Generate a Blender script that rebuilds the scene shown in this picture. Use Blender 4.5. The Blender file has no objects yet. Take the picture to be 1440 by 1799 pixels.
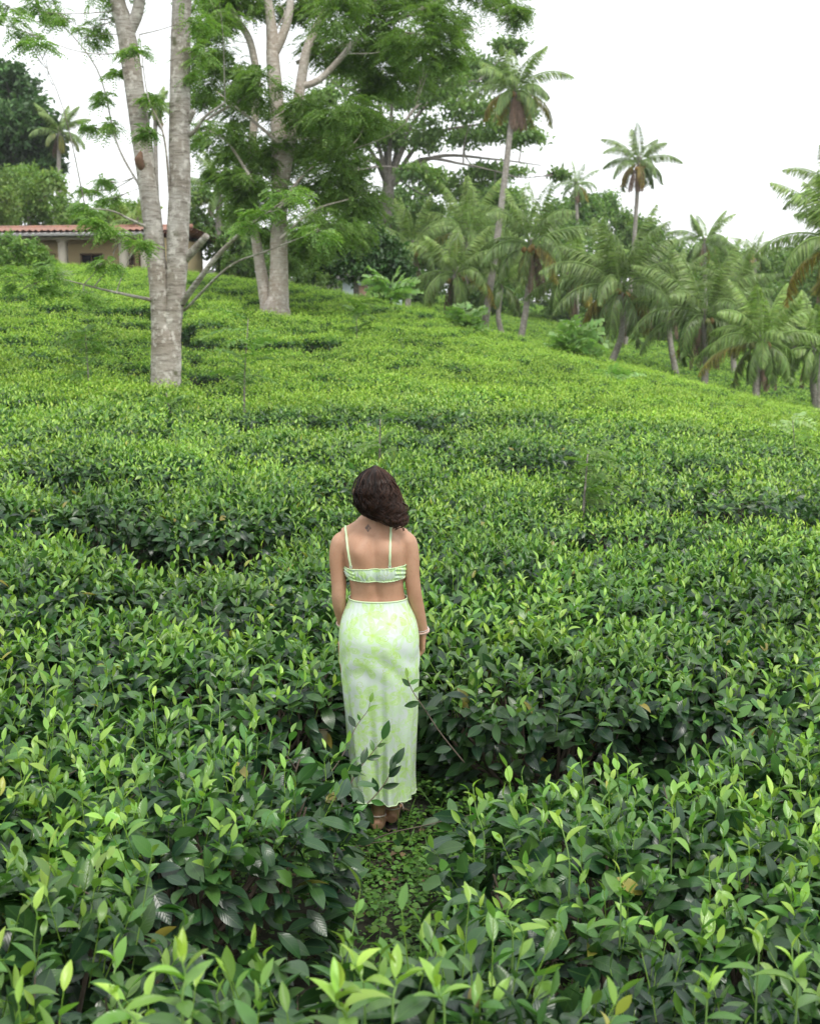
import bpy, math, random
import numpy as np
from mathutils import Vector, Matrix, noise
from mathutils.bvhtree import BVHTree
R = math.radians
scene = bpy.context.scene
rng = np.random.default_rng(7)
random.seed(7)

# ------------------------------------------------------------------ camera, world, sun, exposure
ZC, PITCH, F = 2.307, R(10.0), 2099.0
cam_d = bpy.data.cameras.new("camera"); cam = bpy.data.objects.new("camera", cam_d)
scene.collection.objects.link(cam); scene.camera = cam
cam.location = (0, 0, ZC); cam.rotation_euler = (R(90) - PITCH, 0, 0)
cam_d.sensor_fit = 'HORIZONTAL'; cam_d.sensor_width = 24.0; cam_d.lens = 24.0 * F / 1440.0
cam_d.clip_start = 0.05; cam_d.clip_end = 3000
cam_d.dof.use_dof = True; cam_d.dof.focus_distance = 5.0; cam_d.dof.aperture_fstop = 4.4

world = bpy.data.worlds.new("World"); scene.world = world; world.use_nodes = True
SUN_EL, SUN_AZ = R(58), R(150)      # azimuth clockwise from +Y
nt = world.node_tree; nt.nodes.clear()
sky = nt.nodes.new("ShaderNodeTexSky"); sky.sky_type = 'NISHITA'; sky.sun_disc = False
sky.sun_elevation = SUN_EL; sky.sun_rotation = SUN_AZ; sky.dust_density = 3.0
mx = nt.nodes.new("ShaderNodeMix"); mx.data_type = 'RGBA'; mx.inputs[0].default_value = 0.88
mx.inputs[7].default_value = (10.6, 10.8, 11.0, 1)      # bright cloud layer over the clear sky
bg = nt.nodes.new("ShaderNodeBackground"); bg.inputs[1].default_value = 0.1
wo = nt.nodes.new("ShaderNodeOutputWorld")
nt.links.new(sky.outputs[0], mx.inputs[6]); nt.links.new(mx.outputs[2], bg.inputs[0]); nt.links.new(bg.outputs[0], wo.inputs[0])
sd = bpy.data.lights.new("sun", 'SUN'); sun = bpy.data.objects.new("sun", sd); scene.collection.objects.link(sun)
sd.energy = 1.3; sd.angle = R(14); sd.color = (1.0, 0.96, 0.89)
sv = Vector((math.sin(SUN_AZ) * math.cos(SUN_EL), math.cos(SUN_AZ) * math.cos(SUN_EL), math.sin(SUN_EL)))
sun.rotation_euler = sv.to_track_quat('Z', 'Y').to_euler()
scene.view_settings.view_transform = 'Standard'; scene.view_settings.look = 'None'
scene.view_settings.exposure = 0.62; scene.view_settings.gamma = 1.0
cy = scene.cycles
cy.max_bounces = 6; cy.diffuse_bounces = 3; cy.glossy_bounces = 2; cy.transmission_bounces = 4; cy.transparent_max_bounces = 6
cy.caustics_reflective = False; cy.caustics_refractive = False

# ------------------------------------------------------------------ projection helpers
FW = np.array((0, math.cos(PITCH), -math.sin(PITCH))); UP = np.array((0, math.sin(PITCH), math.cos(PITCH)))
def at(px, Y, dep):
    return np.array((0, 0, ZC)) + FW * dep + np.array((1, 0, 0)) * (px - 720) / F * dep + UP * (899.5 - Y) / F * dep
def slope(Y): return math.tan(PITCH + math.atan((Y - 899.5) / F))

# ------------------------------------------------------------------ terrain height field (thin plate spline)
BH = 0.64       # height of the plucked tea above the soil
_c = [ # (image column, distance, height of tea surface)
 (720,0.2,.98),(720,2,.86),(720,3.5,.66),(720,5,.648),(720,7,.68),(720,10,.86),(720,15,.97),(720,20,1.05),(720,30,1.5),(720,38,1.95),
 (0,4,.72),(0,7,.82),(0,12,1.05),(0,20,1.4),(0,30,2.35),(0,40,3.3),(290,18.5,1.0),(290,24,1.5),(290,30,2.3),(290,39,3.08),
 (485,32,2.0),(500,41,2.85),(600,40,2.5),(850,36,1.22),(1000,34,.72),(1150,32,.25),(1300,30,-.2),(1440,27,-.55),
 (1440,4,.6),(1440,7,.62),(1440,12,.6),(1440,20,.12),(1100,14,.78),(1100,22,.62),
 (720,48,1.6),(720,62,1.1),(720,90,2.2),(850,60,.75),(850,85,1.3),(1066,58,-.6),(1235,55,-1.7),(1325,50,-1.8),(1440,45,-2.0),
 (1100,82,-.6),(1235,85,-1.5),(1440,80,-2.2),(1440,60,-2.2),(0,60,4.6),(300,60,4.4),(500,60,3.0),(0,110,7),(720,130,4),(1440,130,0),(1900,60,-4),(1900,25,-1.4),(-400,20,2.0),(-400,45,5.0),
 (-400,110,9),(1900,120,-3)]
CP = np.array([((a - 720) / F * b, b, z - BH) for a, b, z in _c])
def _U(r2): return np.where(r2 > 1e-9, r2 * np.log(np.maximum(r2, 1e-9)) * .5, 0)
_n = len(CP); _d2 = ((CP[:, None, :2] - CP[None, :, :2]) ** 2).sum(-1)
_K = _U(_d2) + np.eye(_n) * 0.4; _P = np.c_[np.ones(_n), CP[:, :2]]
_A = np.block([[_K, _P], [_P.T, np.zeros((3, 3))]])
_w = np.linalg.solve(_A, np.r_[CP[:, 2], 0, 0, 0])
def gz(x, y):
    x = np.atleast_1d(np.asarray(x, float)); y = np.atleast_1d(np.asarray(y, float))
    out = np.empty(x.shape); xf, yf, of = x.ravel(), y.ravel(), out.ravel()
    yc = np.clip(yf, -12, 135); xc = np.clip(xf, -70, 80)
    for i in range(0, len(xf), 20000):
        s = slice(i, i + 20000)
        d2 = (xc[s, None] - CP[None, :, 0]) ** 2 + (yc[s, None] - CP[None, :, 1]) ** 2
        of[s] = _U(d2) @ _w[:_n] + _w[_n] + xc[s] * _w[_n + 1] + yc[s] * _w[_n + 2]
    return of.reshape(x.shape)
def g1(x, y): return float(gz(x, y)[0])

# ------------------------------------------------------------------ object helpers
def tag(o, label=None, cat=None, group=None, kind=None):
    if label: o["label"] = label
    if cat: o["category"] = cat
    if group: o["group"] = group
    if kind: o["kind"] = kind
    return o
def link(name, data, parent=None, loc=None):
    o = bpy.data.objects.new(name, data); scene.collection.objects.link(o)
    if parent is not None: o.parent = parent
    if loc is not None: o.location = loc
    return o
def empty(name, loc, rz=0.0):
    o = link(name, None, None, loc); o.rotation_euler.z = rz; o.empty_display_size = .2
    return o
class MB:
    """collects vertices and faces (quads or triangles) with uv and a colour attribute, then links one mesh"""
    def __init__(s): s.V, s.F, s.UV, s.C, s.n = [], [], [], [], 0
    def add(s, V, Fq, UV=None, C=None):
        V = np.asarray(V, float).reshape(-1, 3)
        s.V.append(V)
        if isinstance(Fq, np.ndarray): s.F.append(Fq + s.n)
        else: s.F += [np.array([f]) + s.n for f in Fq]
        s.UV.append(np.zeros((len(V), 2)) if UV is None else UV)
        c = np.zeros((len(V), 4)) if C is None else np.broadcast_to(np.asarray(C, float), (len(V), 4))
        s.C.append(c); s.n += len(V)
    def mesh(s, name, mats, smooth=True, off=None):
        me = bpy.data.meshes.new(name)
        V = np.concatenate(s.V)
        if off is not None: V = V - np.asarray(off)
        me.vertices.add(len(V)); me.vertices.foreach_set("co", V.astype(np.float32).ravel())
        idx = np.concatenate([f.ravel() for f in s.F]); tot = np.concatenate([np.full(len(f), f.shape[1]) for f in s.F])
        st = np.r_[0, np.cumsum(tot)[:-1]]
        me.loops.add(len(idx)); me.loops.foreach_set("vertex_index", idx.astype(np.int32))
        me.polygons.add(len(tot)); me.polygons.foreach_set("loop_start", st.astype(np.int32))
        me.update(calc_edges=True)
        uv = np.concatenate(s.UV); l = me.uv_layers.new(name="UVMap"); l.data.foreach_set("uv", uv[idx].astype(np.float32).ravel())
        a = me.attributes.new("tint", 'FLOAT_COLOR', 'POINT'); a.data.foreach_set("color", np.concatenate(s.C).astype(np.float32).ravel())
        for m in (mats if isinstance(mats, (list, tuple)) else [mats]): me.materials.append(m)
        if smooth: me.polygons.foreach_set("use_smooth", np.ones(len(tot), bool))
        me.validate(); me.update()
        return me
    def obj(s, name, mats, parent=None, loc=None, smooth=True, off=None):
        return link(name, s.mesh(name, mats, smooth, off), parent, loc)
def nrm(v): return v / np.maximum(np.linalg.norm(v, axis=-1, keepdims=True), 1e-9)
def frames(P):
    P = np.asarray(P, float); T = nrm(np.gradient(P, axis=0))
    ref = np.array((0, 1., 0)) if abs(T[0][2]) > .8 else np.array((0, 0, 1.))
    A = []; a = ref - T[0] * (ref @ T[0]); a /= np.linalg.norm(a)
    for t in T:
        a = a - t * (a @ t); a /= max(np.linalg.norm(a), 1e-9); A.append(a.copy())
    A = np.array(A); return T, A, np.cross(T, A)
def smooth_path(P, r, k=4):
    """Catmull-Rom resample of a polyline and its radii"""
    P = np.asarray(P, float); r = np.asarray(r, float); n = len(P)
    Q = np.vstack([2 * P[0] - P[1], P, 2 * P[-1] - P[-2]]); out, rr = [], []
    for i in range(n - 1):
        p0, p1, p2, p3 = Q[i:i + 4]
        for j in range(k):
            t = j / k
            out.append(.5 * ((2 * p1) + (-p0 + p2) * t + (2 * p0 - 5 * p1 + 4 * p2 - p3) * t * t + (-p0 + 3 * p1 - 3 * p2 + p3) * t ** 3))
            rr.append(r[i] * (1 - t) + r[i + 1] * t)
    out.append(P[-1]); rr.append(r[-1]); return np.array(out), np.array(rr)
def tube(mb, P, r, n=8, k=0, C=None, rough=0.0, cap=True, flat=1.0):
    if k: P, r = smooth_path(P, np.broadcast_to(np.asarray(r, float), (len(P),)), k)
    P = np.asarray(P, float); r = np.broadcast_to(np.asarray(r, float), (len(P),))
    T, A, B = frames(P); m = len(P); th = np.arange(n) / n * 2 * math.pi
    rad = r[:, None] * np.ones((m, n))
    if rough: 
        g = rng.normal(0, 1, (m, n)); g = (g + np.roll(g, 1, 1) + np.roll(g, -1, 1)) / 3
        rad = rad * (1 + rough * g)
    V = P[:, None] + rad[..., None] * (A[:, None] * np.cos(th)[None, :, None] + flat * B[:, None] * np.sin(th)[None, :, None])
    L = np.r_[0, np.cumsum(np.linalg.norm(np.diff(P, axis=0), axis=1))]
    UV = np.stack([np.broadcast_to(th / 6.283, (m, n)), np.broadcast_to(L[:, None], (m, n))], -1).reshape(-1, 2)
    i = np.arange(m - 1)[:, None] * n; j = np.arange(n)[None]; j2 = (j + 1) % n
    Fq = np.stack([i + j, i + j2, i + n + j2, i + n + j], -1).reshape(-1, 4)
    mb.add(V.reshape(-1, 3), Fq, UV, C)
    if cap:
        b = mb.n - m * n
        mb.F.append(np.array([list(range(b + n - 1, b - 1, -1))])); mb.F.append(np.array([list(range(b + (m - 1) * n, b + m * n))]))
def box(mb, c, s, rz=0.0, C=None):
    c = np.array(c, float); s = np.array(s, float) / 2
    v = np.array([(x, y, z) for x in (-1, 1) for y in (-1, 1) for z in (-1, 1)], float) * s
    ca, sa = math.cos(rz), math.sin(rz); v = np.c_[v[:, 0] * ca - v[:, 1] * sa, v[:, 0] * sa + v[:, 1] * ca, v[:, 2]] + c
    mb.add(v, np.array([(0, 1, 3, 2), (4, 6, 7, 5), (0, 4, 5, 1), (2, 3, 7, 6), (0, 2, 6, 4), (1, 5, 7, 3)]), None, C)

# leaf templates: t along, s across (-1..1)
def _tmpl(ts, ws):
    V, Fq = [], []
    for t, w in zip(ts, ws): V += [(t, -w, 1), (t, 0, 0), (t, w, 1)]
    for i in range(len(ts) - 1):
        a = i * 3; Fq += [(a, a + 1, a + 4, a + 3), (a + 1, a + 2, a + 5, a + 4)]
    return np.array(V, float), np.array(Fq)
LT0 = _tmpl([0, .14, .32, .52, .72, .88, 1], [.05, .55, .93, 1, .78, .4, .02])
LT1 = (np.array([(0, 0, 0), (.42, -1, 1), (.5, 0, 0), (.42, 1, 1), (1, 0, 0)], float), np.array([(0, 2, 1, 1), (0, 3, 2, 2), (1, 2, 4, 4), (2, 3, 4, 4)])[:, :3])
LT2 = (np.array([(0, 0, 0), (.45, -1, 1), (1, 0, 0), (.45, 1, 1)], float), np.array([(0, 3, 2, 1)]))
LT3 = (np.array([(0, -.45, 0), (0, .45, 0), (.8, .8, 0), (.8, -.8, 0)], float), np.array([(0, 1, 2, 3)]))
def leaves(mb, P, D, N, L, W, age, tm=LT0, curl=0.25, fold=0.25):
    n = len(P)
    if n == 0: return
    D = nrm(D); S = nrm(np.cross(D, N)); N = np.cross(S, D)
    t, s = tm[0][:, 0], tm[0][:, 1]
    L = np.broadcast_to(L, (n,))[:, None]; W = np.broadcast_to(W, (n,))[:, None] * .5
    cu = np.broadcast_to(curl, (n,))[:, None]; fo = np.broadcast_to(fold, (n,))[:, None]
    fwd = L * (t - cu ** 2 * t ** 3 * .6); up = -L * cu * t ** 2 + fo * W * np.abs(s)
    side = W * s * (1 - fo ** 2 * .4)
    V = P[:, None] + D[:, None] * fwd[..., None] + S[:, None] * side[..., None] + N[:, None] * up[..., None]
    m = len(t); Fq = (tm[1][None] + (np.arange(n) * m)[:, None, None]).reshape(-1, tm[1].shape[1])
    UV = np.broadcast_to(np.stack([s * .5 + .5, t], -1)[None], (n, m, 2)).reshape(-1, 2)
    C = np.zeros((n, m, 4)); C[..., 0] = np.broadcast_to(age, (n,))[:, None]; C[..., 1] = rng.random(n)[:, None]; C[..., 2] = rng.random(n)[:, None]
    mb.add(V.reshape(-1, 3), Fq, UV, C.reshape(-1, 4))
def rnd_dir(n, zbias=0.0):
    v = rng.normal(0, 1, (n, 3)); v[:, 2] += zbias; return nrm(v)

# ------------------------------------------------------------------ materials
def new_mat(name):
    m = bpy.data.materials.new(name); m.use_nodes = True; t = m.node_tree; t.nodes.clear()
    o = t.nodes.new("ShaderNodeOutputMaterial"); return m, t, o
class G:
    """small node graph helper"""
    def __init__(s, t): s.t = t
    def n(s, ty, ins=None, **kw):
        x = s.t.nodes.new(ty)
        for k, v in kw.items(): setattr(x, k, v)
        for k, v in (ins or {}).items():
            if hasattr(v, "is_output") or isinstance(v, bpy.types.NodeSocket): s.t.links.new(v, x.inputs[k])
            else: x.inputs[k].default_value = v
        return x
    def m(s, op, a, b=0.0, c=0.0, clamp=False):
        x = s.n("ShaderNodeMath", {0: a, 1: b, 2: c}, operation=op); x.use_clamp = clamp; return x.outputs[0]
    def mix(s, f, a, b, bt='MIX'):
        x = s.n("ShaderNodeMix", {0: f, 6: a, 7: b}, data_type='RGBA', blend_type=bt); return x.outputs[2]
    def noise(s, vec, scale, detail=3.0, rough=.55):
        return s.n("ShaderNodeTexNoise", {"Vector": vec, "Scale": scale, "Detail": detail, "Roughness": rough}).outputs[0]
    def ramp(s, f, a, b):
        return s.n("ShaderNodeMapRange", {0: f, 1: a, 2: b}).outputs[0]
    def ramp_c(s, f, stops):
        x = s.n("ShaderNodeValToRGB", {0: f}); e = x.color_ramp.elements
        while len(e) < len(stops): e.new(.5)
        for k, (p, c) in enumerate(stops): e[k].position = p; e[k].color = (*c, 1)
        return x.outputs[0]
def leaf_mat(name, stops, trans=.3, rough=.4, veins=True, var=.25, spec=.5, tw=(1.0, 1.15, .5)):
    """leaf: colour from tint.r (age) through stops, tint.g varies it; thin, lets some light through"""
    m, t, o = new_mat(name); g = G(t)
    at_ = g.n("ShaderNodeAttribute", attribute_name="tint"); sp = g.n("ShaderNodeSeparateColor", {0: at_.outputs[0]})
    inf = g.n("ShaderNodeObjectInfo")
    col = g.ramp_c(sp.outputs[0], stops)
    v = g.m('MULTIPLY_ADD', sp.outputs[1], 2 * var, 1 - var)
    v = g.m('MULTIPLY', v, g.m('MULTIPLY_ADD', inf.outputs["Random"], .36, .82))
    hsv = g.n("ShaderNodeHueSaturation", {"Hue": g.m('MULTIPLY_ADD', sp.outputs[2], .03, .485), "Saturation": 1.0, "Value": v, "Color": col}); col = hsv.outputs[0]
    if name.startswith('tea'): col = g.mix(g.m('MULTIPLY', g.ramp(sp.outputs[1], .9945, .997), .7), col, (.42, .32, .06, 1))
    nrmsock = None
    if veins:
        uv = g.n("ShaderNodeUVMap", uv_map="UVMap"); s = g.n("ShaderNodeSeparateXYZ", {0: uv.outputs[0]})
        ac = g.m('ABSOLUTE', g.m('SUBTRACT', s.outputs[0], .5))
        mid = g.m('SUBTRACT', 1.0, g.ramp(ac, .0, .035), clamp=True)
        ph = g.m('SUBTRACT', g.m('MULTIPLY', s.outputs[1], 9.0), g.m('MULTIPLY', ac, 6.0))
        w = g.m('ABSOLUTE', g.m('SINE', g.m('MULTIPLY', ph, math.pi)))
        vein = g.m('SUBTRACT', 1.0, g.ramp(w, 0, .22), clamp=True)
        line = g.m('MAXIMUM', mid, g.m('MULTIPLY', vein, .38))
        col = g.mix(g.m('MULTIPLY', line, .45), col, g.mix(.5, col, (.22, .38, .1, 1)))
        hgt = g.m('SUBTRACT', w, g.m('MULTIPLY', mid, 1.2))
        bp = g.n("ShaderNodeBump", {"Strength": .13, "Distance": .002, "Height": hgt}); nrmsock = bp.outputs[0]
    p = g.n("ShaderNodeBsdfPrincipled", {"Base Color": col, "Roughness": rough, "Specular IOR Level": spec})
    if nrmsock is not None: t.links.new(nrmsock, p.inputs["Normal"])
    tc = g.mix(1.0, col, (*tw, 1), 'MULTIPLY')
    tr = g.n("ShaderNodeBsdfTranslucent", {0: tc})
    ms = g.n("ShaderNodeMixShader", {0: trans, 1: p.outputs[0], 2: tr.outputs[0]})
    t.links.new(ms.outputs[0], o.inputs[0]); return m
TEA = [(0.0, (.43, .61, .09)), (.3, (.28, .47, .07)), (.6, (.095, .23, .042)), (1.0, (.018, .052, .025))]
M = {}
M['tea'] = leaf_mat("tea_leaf", TEA, .28, .28, spec=.6)
M['tea_far'] = leaf_mat("tea_leaf_distant", TEA, .3, .45, veins=False)
M['weed'] = leaf_mat("weed_leaf", [(0, (.14, .3, .04)), (1, (.05, .14, .03))], .3, .5)
M['feather'] = leaf_mat("feathery_leaf", [(0, (.25, .40, .10)), (1, (.085, .19, .055))], .45, .5, veins=False)
M['broad'] = leaf_mat("broad_tree_leaf", [(0, (.24, .38, .09)), (1, (.065, .15, .04))], .35, .45, veins=False)
M['darkleaf'] = leaf_mat("dark_tree_leaf", [(0, (.10, .22, .05)), (1, (.03, .08, .025))], .2, .45, veins=False)
M['palm'] = leaf_mat("palm_leaflet", [(0, (.29, .42, .10)), (.45, (.145, .24, .07)), (.8, (.46, .36, .07)), (1, (.30, .20, .13))], .25, .28, veins=False, var=.45, spec=.5)
M['pale'] = leaf_mat("pale_leaf", [(0, (.36, .52, .20)), (1, (.2, .38, .1))], .35, .5, veins=False)

def solid(name, col, rough=.6, bump=None, var=0.0, scale=20, spec=.5, col2=None, sss=0.0):
    m, t, o = new_mat(name); g = G(t); tc = g.n("ShaderNodeTexCoord").outputs["Object"]
    nz = g.noise(tc, scale, 5); c = (*col, 1)
    if col2 is not None: c = g.mix(g.ramp(nz, .35, .68), c, (*col2, 1))
    elif var: c = g.mix(nz, tuple(x * (1 - var) for x in col) + (1,), tuple(min(1, x * (1 + var)) for x in col) + (1,))
    p = g.n("ShaderNodeBsdfPrincipled", {"Base Color": c, "Roughness": rough, "Specular IOR Level": spec})
    if bump:
        b = g.n("ShaderNodeBump", {"Strength": bump, "Distance": .01, "Height": g.noise(tc, scale * 2.3, 4)}); t.links.new(b.outputs[0], p.inputs["Normal"])
    t.links.new(p.outputs[0], o.inputs[0]); return m
def bark_mat(name, base, light, dark, moss=0.0, rings=7.0):
    m, t, o = new_mat(name); g = G(t); tc = g.n("ShaderNodeTexCoord").outputs["Object"]
    n1 = g.noise(tc, 1.1, 6, .6); n2 = g.noise(tc, 9, 6, .65)
    mp = g.n("ShaderNodeMapping", {"Vector": tc, "Scale": (1.2, 1.2, rings)}); n3 = g.noise(mp.outputs[0], 4.0, 5, .7)
    c = g.mix(g.ramp(n1, .38, .62), (*base, 1), (*light, 1))
    c = g.mix(g.m('MULTIPLY', g.ramp(n3, .48, .66), .8), c, (*dark, 1))
    c = g.mix(g.m('MULTIPLY', g.ramp(n2, .52, .62), .65), c, tuple(min(1, x * 1.35) for x in light) + (1,))
    if moss:
        n4 = g.noise(g.n("ShaderNodeMapping", {"Vector": tc, "Location": (7, 3, 1)}).outputs[0], 1.7, 5, .7)
        c = g.mix(g.m('MULTIPLY', g.ramp(n4, .58, .68), moss), c, (.09, .10, .04, 1))
    p = g.n("ShaderNodeBsdfPrincipled", {"Base Color": c, "Roughness": .85, "Specular IOR Level": .3})
    b = g.n("ShaderNodeBump", {"Strength": .8, "Distance": .03, "Height": g.m('ADD', n3, n2)}); t.links.new(b.outputs[0], p.inputs["Normal"])
    t.links.new(p.outputs[0], o.inputs[0]); return m
M['bark'] = bark_mat("pale_bark", (.29, .25, .205), (.50, .475, .43), (.13, .105, .08), moss=.9)
M['bark2'] = bark_mat("pale_pink_bark", (.40, .34, .28), (.5, .46, .41), (.26, .2, .15), moss=.3)
M['barkdark'] = bark_mat("grey_bark", (.2, .18, .15), (.28, .26, .23), (.1, .085, .07))
M['palmbark'] = bark_mat("palm_bark", (.27, .245, .21), (.36, .34, .30), (.12, .10, .085), rings=22)
M['twig'] = solid("tea_twig", (.13, .10, .075), .8, .3, .3, 60)
M['shoot'] = solid("green_shoot_stem", (.15, .27, .06), .6, None, .2, 60)
M['wound'] = solid("bark_wound", (.17, .10, .065), .9, .8, .4, 8)

# soil sheet
def soil_mat():
    m, t, o = new_mat("soil"); g = G(t); tc = g.n("ShaderNodeTexCoord").outputs["Object"]
    n1 = g.noise(tc, 6, 8, .7); n2 = g.noise(tc, .6, 4, .6)
    c = g.mix(n1, (.018, .014, .010, 1), (.05, .038, .024, 1)); c = g.mix(g.ramp(n2, .4, .6), c, (.018, .03, .012, 1))
    p = g.n("ShaderNodeBsdfPrincipled", {"Base Color": c, "Roughness": .95})
    b = g.n("ShaderNodeBump", {"Strength": .8, "Distance": .03, "Height": n1}); t.links.new(b.outputs[0], p.inputs["Normal"])
    t.links.new(p.outputs[0], o.inputs[0]); return m
M['soil'] = soil_mat()
xs = np.concatenate([np.linspace(-900, -75, 12), np.linspace(-70, -12, 40), np.linspace(-11.5, 11.5, 100), np.linspace(12, 80, 46), np.linspace(90, 900, 12)])
ys = np.concatenate([np.linspace(-60, -3, 14), np.linspace(-2.5, 12, 90), np.linspace(12.5, 60, 80), np.linspace(61, 135, 60), np.linspace(150, 1500, 14)])
X, Yg = np.meshgrid(xs, ys); Z = gz(X, Yg)
near = (Yg < 14) & (abs(X) < 12)
Z = Z + np.where(near, .012 * np.sin(X * 9 + 2 * np.sin(Yg * 5)) + .012 * np.cos(Yg * 11 + X * 3), 0)
mb = MB(); nx, ny = len(xs), len(ys); i = np.arange(ny - 1)[:, None] * nx; j = np.arange(nx - 1)[None]
mb.add(np.stack([X, Yg, Z], -1).reshape(-1, 3), np.stack([i + j, i + j + 1, i + nx + j + 1, i + nx + j], -1).reshape(-1, 4))
tag(mb.obj("ground", M['soil']), "dark brown soil of the sloping tea garden", "ground", kind="structure")

# ------------------------------------------------------------------ house on the crest (large structure)
M['roof'] = solid("clay_roof_tiles", (.38, .19, .13), .85, .5, .4, 3, col2=(.24, .14, .11))
M['cream'] = solid("cream_wall_paint", (.90, .72, .40), .8, None, .08, 2)
M['creamcol'] = solid("cream_column_paint", (.82, .75, .60), .8, None, .08, 2)
M['white'] = solid("white_woodwork", (.72, .72, .70), .6, None, .08, 3)
M['darkpane'] = solid("dark_window_glass", (.03, .03, .035), .15, None, .2, 3)
M['rail'] = solid("brown_rail_wood", (.25, .17, .11), .8, None, .2, 6)
M['concrete'] = solid("weathered_concrete", (.35, .34, .32), .9, .3, .25, 3)
M['tilefloor'] = solid("veranda_floor_concrete", (.3, .24, .19), .8, None, .2, 3)
def local_box(mb, c, s): box(mb, c, s)
HD = 52.0
hl = at(-150, 460, HD + 1.0); hr = at(262, 468, HD - 0.5); hz = float(at(110, 461, HD)[2]) - .93
hdir = nrm(np.array((hr[0] - hl[0], hr[1] - hl[1]))); HL = float(np.hypot(hr[0] - hl[0], hr[1] - hl[1])); hrz = math.atan2(hdir[1], hdir[0])
house = empty("veranda_house", (hl[0], hl[1], hz), hrz)
tag(house, "long low cream house with red tiled roof and open veranda on the hill crest", "house")
# local frame: x along the front, y away from the camera, z up from the veranda floor base
b = MB(); box(b, (HL / 2, 4.7, 1.1), (HL - .3, 6.4, 2.0)); b.obj("wall", M['cream'], house, smooth=False)
b = MB(); box(b, (HL / 2, 3.6, -.65), (HL, 9.6, 1.7)); b.obj("plinth", M['concrete'], house, smooth=False)
b = MB(); box(b, (HL / 2, .1, .33), (HL, .12, .12)); box(b, (HL / 2, .1, .78), (HL, .10, .08))
for k in range(int(HL / .35)): box(b, (.2 + k * .35, .1, .52), (.05, .05, .42))
b.obj("veranda_rail", M['rail'], house, smooth=False)
for k in range(5):
    b = MB(); cx = [0.2, 2.55, 5.35, 8.85, HL - .3][k] if k else .2
    cx = (np.array([-120, 20, 113, 218, 255])[k] + 150) / 412 * HL
    box(b, (cx, .1, .98), (.32, .32, 1.7)); box(b, (cx, .1, 1.87), (.42, .42, .08)); b.obj("column", M['creamcol'], house, smooth=False)
b = MB(); box(b, (HL / 2, .1, 1.98), (HL + .3, .22, .14)); b.obj("beam", M['creamcol'], house, smooth=False)
for k, (u0, u1) in enumerate([(40, 73), (122, 158), (204, 215), (226, 240)]):
    x0, x1 = (u0 + 150) / 412 * HL, (u1 + 150) / 412 * HL
    f = MB(); zc, zh = .95, .78
    for (c, s) in [(((x0 + x1) / 2, 1.47, zc + zh / 2), (x1 - x0 + .1, .1, .08)), (((x0 + x1) / 2, 1.47, zc - zh / 2), (x1 - x0 + .1, .1, .08)),
                   ((x0, 1.47, zc), (.07, .1, zh - .08)), ((x1, 1.47, zc), (.07, .1, zh - .08)), (((x0 + x1) / 2, 1.48, zc), (.05, .06, zh - .08))]: box(f, c, s)
    w = f.obj("window", M['rail'], house, smooth=False)
    f = MB(); box(f, ((x0 + x1) / 2, 1.49, zc), (x1 - x0 - .07, .02, zh - .08)); f.obj("pane", M['darkpane'], w, smooth=False)
# roof: corrugated clay tiles over two slopes
def tiled(mb, x0, x1, y0, z0, y1, z1):
    nx_ = int((x1 - x0) / .07); ny_ = 26; u = np.linspace(x0, x1, nx_); v = np.linspace(0, 1, ny_)
    U, Vv = np.meshgrid(u, v); st = (Vv * 12) % 1.0
    zz = z0 + (z1 - z0) * Vv + .035 * np.sin(U / .28 * 2 * math.pi) + .05 * (1 - st) + rng.normal(0, .008, U.shape)
    V = np.stack([U, y0 + (y1 - y0) * Vv, zz], -1).reshape(-1, 3); i = np.arange(ny_ - 1)[:, None] * nx_; j = np.arange(nx_ - 1)[None]
    q = np.stack([i + j, i + j + 1, i + nx_ + j + 1, i + nx_ + j], -1).reshape(-1, 4); mb.add(V, q)
    V2 = V.copy(); V2[:, 2] -= .12; mb.add(V2, q[:, ::-1])
b = MB(); tiled(b, -.6, HL + .6, -1.0, 2.2, 4.2, 2.64); tiled(b, -.6, HL + .6, 9.4, 2.2, 4.2, 2.64); tube(b, [(-.6, 4.2, 2.67), (HL + .6, 4.2, 2.67)], .12, 8)
roof = b.obj("roof", M['roof'], house, smooth=False)
b = MB(); box(b, (HL / 2, -.93, 2.09), (HL + 1.1, .05, .13)); b.obj("fascia", M['white'], roof, smooth=False)
for k in range(int(HL / .9)):
    b = MB(); box(b, (.3 + k * .9, -.45, 2.08), (.09, .85, .11)); b.obj("rafter_end", M['white'], roof, smooth=False)
# small pale hut glimpsed behind the dark hedge
hut = at(655, 505, 54.0); hg = g1(hut[0], hut[1])
hroot = empty("small_hut", (hut[0], hut[1], hg)); tag(hroot, "small pale blue hut half hidden behind the dark weeping bush", "hut")
b = MB(); box(b, (0, 0, .9), (2.6, 2.4, 2.2)); b.obj("wall", solid("pale_blue_paint", (.45, .55, .52), .8, None, .1, 3), hroot, smooth=False)
b = MB(); box(b, (0, 0, 2.08), (3.2, 3.0, .14)); box(b, (0, 0, 2.18), (2.6, 2.4, .08)); b.obj("roof", M['concrete'], hroot, smooth=False)
b = MB(); box(b, (-.3, -1.22, .85), (.75, .06, 1.8)); b.obj("door", M['rail'], hroot, smooth=False)

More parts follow.
